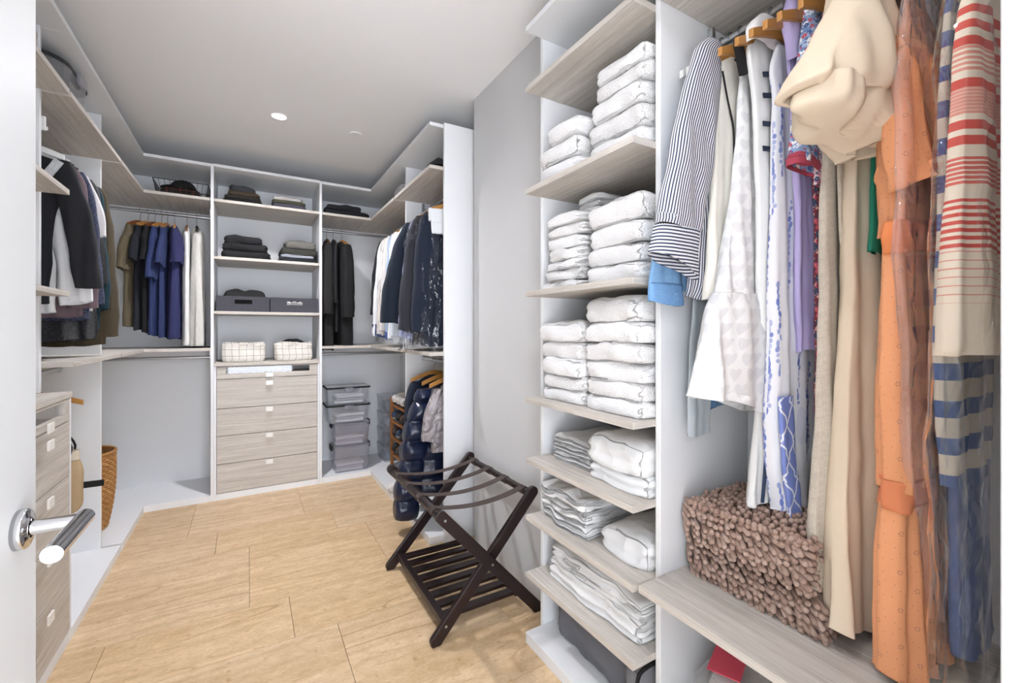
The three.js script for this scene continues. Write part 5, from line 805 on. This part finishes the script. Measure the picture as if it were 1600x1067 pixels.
// ---------------------------------------------------------------- left bay: basket, tote, hanger, bins
{
  const b = thing('wicker_basket', 'tall brown woven wicker basket in the left corner behind the panel', 'basket', [-0.92, PL, 3.74]);
  // real weave: every strand bulges over one stake and dips behind the next
  const lg = (() => { const nA = 58 * 6, rows = 30, nV = rows * 5, pos = [], uv = [], idx = []; const rad = (h) => 0.14 + 0.045 * Math.pow(h / 0.485, 0.8) + 0.012 * Math.sin(h * 7);
    for (const side of [1, -1]) { const b0 = pos.length / 3;
      for (let i = 0; i <= nV; i++) for (let k = 0; k <= nA; k++) { const f = i / nV, h = 0.004 + 0.48 * f, a = k / nA * 2 * Math.PI, r = Math.min(rows - 1, (f * rows) | 0), bul = Math.abs(Math.sin(Math.PI * f * rows)) * (0.5 + 0.5 * Math.sin(a * 24 + (r & 1 ? Math.PI : 0))); const R = rad(h) + (side > 0 ? 0.0115 * bul : -0.006); pos.push(R * Math.cos(a), h, R * Math.sin(a)); uv.push(k / nA * 1.16, h); }
      for (let i = 0; i < nV; i++) for (let k = 0; k < nA; k++) { const a = b0 + i * (nA + 1) + k, c = a + nA + 1; idx.push(...(side > 0 ? [a, c, a + 1, c, c + 1, a + 1] : [a, a + 1, c, c, a + 1, c + 1])); } }
    const c0 = pos.length / 3; pos.push(0, 0.006, 0); uv.push(0, 0); for (let k = 0; k < nA; k++) idx.push(c0, k + 1, k);
    const g = new THREE.BufferGeometry(); g.setAttribute('position', new THREE.Float32BufferAttribute(pos, 3)); g.setAttribute('uv', new THREE.Float32BufferAttribute(uv, 2)); g.setIndex(idx); g.computeVertexNormals(); return g; })();
  part('woven_body', lg, M.wicker, b); const rim = new THREE.TorusGeometry(0.186, 0.009, 10, 72).rotateX(Math.PI / 2).translate(0, 0.486, 0); part('rim', rim, M.wicker, b);
  hanger('hangerOak', 'nothing, empty on the lower left rail above the tote bag', [-0.90, 1.085, 2.95], 0.0, 0.2).userData.label = 'empty wooden hanger on the lower left rail above the tote bag';
  const t = thing('tote_bag', 'two-tone beige canvas tote bag with black straps hanging in the lower left bay', 'bag', [-0.875, 0, 3.0]);
  part('bag_body', drape([[0.66, 0.15, -0.17, 0.03], [0.6, 0.16, -0.18, 0.05], [0.5, 0.165, -0.185, 0.06], [0.42, 0.16, -0.18, 0.055], [0.39, 0.13, -0.15, 0.04]], { seed: 81, fold: 0.004, cap: false, N: 24 }), cloth('#b79f7c'), t);
  part('top_band', drape([[0.705, 0.15, -0.17, 0.03], [0.655, 0.152, -0.172, 0.034]], { seed: 81, fold: 0.002, cap: false, N: 8 }), cloth('#d6cbb8'), t).userData.label = 'paler canvas band';
  for (const z of [-0.03, 0.03]) part('strap', tube([[0.12, 0.68, z], [0.125, 0.74, z * 0.9], [0.02, 0.92, z * 0.7], [-0.012, 1.06, z * 0.5], [-0.025, 1.102, 0], [-0.04, 1.06, z * 0.5], [-0.08, 0.9, z * 0.7], [-0.12, 0.68, z]], 0.005, { seg: 40 }), M.black, t);
  const l = thing('leather_strap', 'black strap loop sticking out from the lower left bay beside the tote', 'strap', [-0.90, 1.085, 3.02]);
  part('strap', tube([[0.02, 0, 0], [0.0, 0.022, 0], [-0.02, 0, 0], [0.06, -0.25, 0], [0.1, -0.45, 0], [0.16, -0.55, 0], [0.235, -0.56, 0]], 0.011, { seg: 50, flat: 0.35 }), M.black, l); part('strap_end', new RoundedBoxGeometry(0.08, 0.032, 0.008, 1, 0.003).translate(0.225, -0.565, 0), M.black, l);
  clearBin({ pos: [-0.9, H_2, 2.86], w: 0.42, d: 0.46, h: 0.2, label: 'clear plastic bin with a dark lid on the high left shelf', corner: 0.12, lidMat: cloth('#1f2227', { roughness: 0.4 }), latchMat: M.clearGrey, bodyMat: M.clear, latchSide: 'side' });
  folded('folded_sweater', 'slate blue clothes inside the high left bin', 'clothes', undefined, [-1.06, -0.74], H_2 + 0.006, [2.68, 3.04], 0.1, cloth('#7b8896'), {});
  const s = thing('storage_bag', 'crumpled grey brown plastic storage bag high above the open door', 'bag', [-0.84, H_2, 2.27]);
  part('bag_body', foldGeo(0.3, 0.19, 0.34, { seed: 83, amp: 0.01, layers: 2, round: 0.4 }).rotateY(Math.PI), std({ color: '#b0a69c', roughness: 0.35, bumpMap: T.crumple, bumpScale: 0.012 }), s); part('tie', tube([[0.12, 0.12, 0.1], [0.155, 0.1, 0.0], [0.12, 0.12, -0.12]], 0.005), cloth('#6d635b'), s);
}
// ---------------------------------------------------------------- luggage rack
{
  const u = thing('luggage_rack', 'folding dark wooden luggage rack with four brown straps and a slatted shelf', 'luggage rack', [0.91, 0, 2.07]);
  const L = (x) => x - 0.91, Z = (d) => -(d - 2.07);
  function leg([xa, ha], [xb, hb], d, wdt = 0.05, th = 0.023) {   // a flat leg with rounded ends in a plane of constant depth
    const len = Math.hypot(xb - xa, hb - ha), r = wdt / 2, s = new THREE.Shape(); s.absarc(-len / 2 + r, 0, r, Math.PI / 2, Math.PI * 1.5, false); s.absarc(len / 2 - r, 0, r, -Math.PI / 2, Math.PI / 2, false);
    const g = new THREE.ExtrudeGeometry(s, { depth: th - 0.004, bevelEnabled: true, bevelThickness: 0.002, bevelSize: 0.002, bevelOffset: -0.002, bevelSegments: 2, curveSegments: 10 }); g.translate(0, 0, -th / 2 + 0.002); metreUV(g, 'x');
    g.rotateZ(Math.atan2(hb - ha, xb - xa)); g.translate(L((xa + xb) / 2), (ha + hb) / 2, Z(d)); return part('leg', g, M.espresso, u);
  }
  const lt = [0.66, 0.555], rb = [1.168, 0.0], rt = [1.158, 0.565], lb = [0.648, 0.0], screws = [];
  for (const [dA, dB, sg] of [[1.705, 1.728, 1], [2.43, 2.407, -1]]) {
    const a = leg(lt, rb, dA), b = leg(rt, lb, dB);
    for (const [x, h, d, p] of [[0.692, 0.52, dA, a], [0.912, 0.281, dA, a], [0.705, 0.07, dB, b]]) { const g = new THREE.CylinderGeometry(0.0055, 0.0055, 0.004, 14).rotateX(Math.PI / 2).translate(L(x), h, Z(d) + sg * 0.0115); part('screw', g, M.steel, p); }
  }
  for (const [x, h, d0, d1] of [[0.684, 0.524, 1.71, 2.44], [1.136, 0.534, 1.73, 2.41]]) part('top_rail', merge([rodGeo([L(x), h, Z(d0)], [L(x), h, Z(d1)], 0.0165, 20)]), M.espresso, u);
  part('stretcher', rodGeo([L(0.91), 0.283, Z(1.72)], [L(0.91), 0.283, Z(2.42)], 0.009, 14), M.espresso, u);
  for (const d of [1.80, 1.975, 2.15, 2.325]) {                   // sagging straps wrapped round both rails
    const pts = []; for (let i = 0; i <= 16; i++) { const f = i / 16; pts.push([0.69 + 0.44 * f, 0.541 + 0.01 * f - 0.03 * 4 * f * (1 - f)]); }
    const top = pts.map(([x, y]) => new THREE.Vector2(L(x), y)), bot = [...pts].reverse().map(([x, y]) => new THREE.Vector2(L(x), y - 0.003)), g = new THREE.ExtrudeGeometry(new THREE.Shape([...top, ...bot]), { depth: 0.042, bevelEnabled: false }); g.translate(0, 0, Z(d) - 0.021); metreUV(g, 'x');
    const s = part('strap', g, M.strap, u); for (const [x, h] of [[0.684, 0.524], [1.136, 0.534]]) part('strap_loop', rodGeo([L(x), h, Z(d) - 0.021], [L(x), h, Z(d) + 0.021], 0.0195, 20), M.strap, s);
  }
  const y0 = 0.062, y1 = 0.082;
  board('shelf_rail', [0.695, 0.725], [y0 - 0.006, y1 + 0.004], [1.742, 2.394], M.espresso, u, { grain: 'z', r: 0.003 }); board('shelf_rail', [1.07, 1.095], [y0 - 0.006, y1 + 0.004], [1.765, 2.37], M.espresso, u, { grain: 'z', r: 0.003 });
  for (let i = 0; i < 8; i++) { const d = 1.765 + i * 0.081; board('slat', [0.7255, 1.0695], [y0 + 0.004, y1], [d, d + 0.043], M.espresso, u, { r: 0.002 }); }
}
renderer.render(scene, camera);
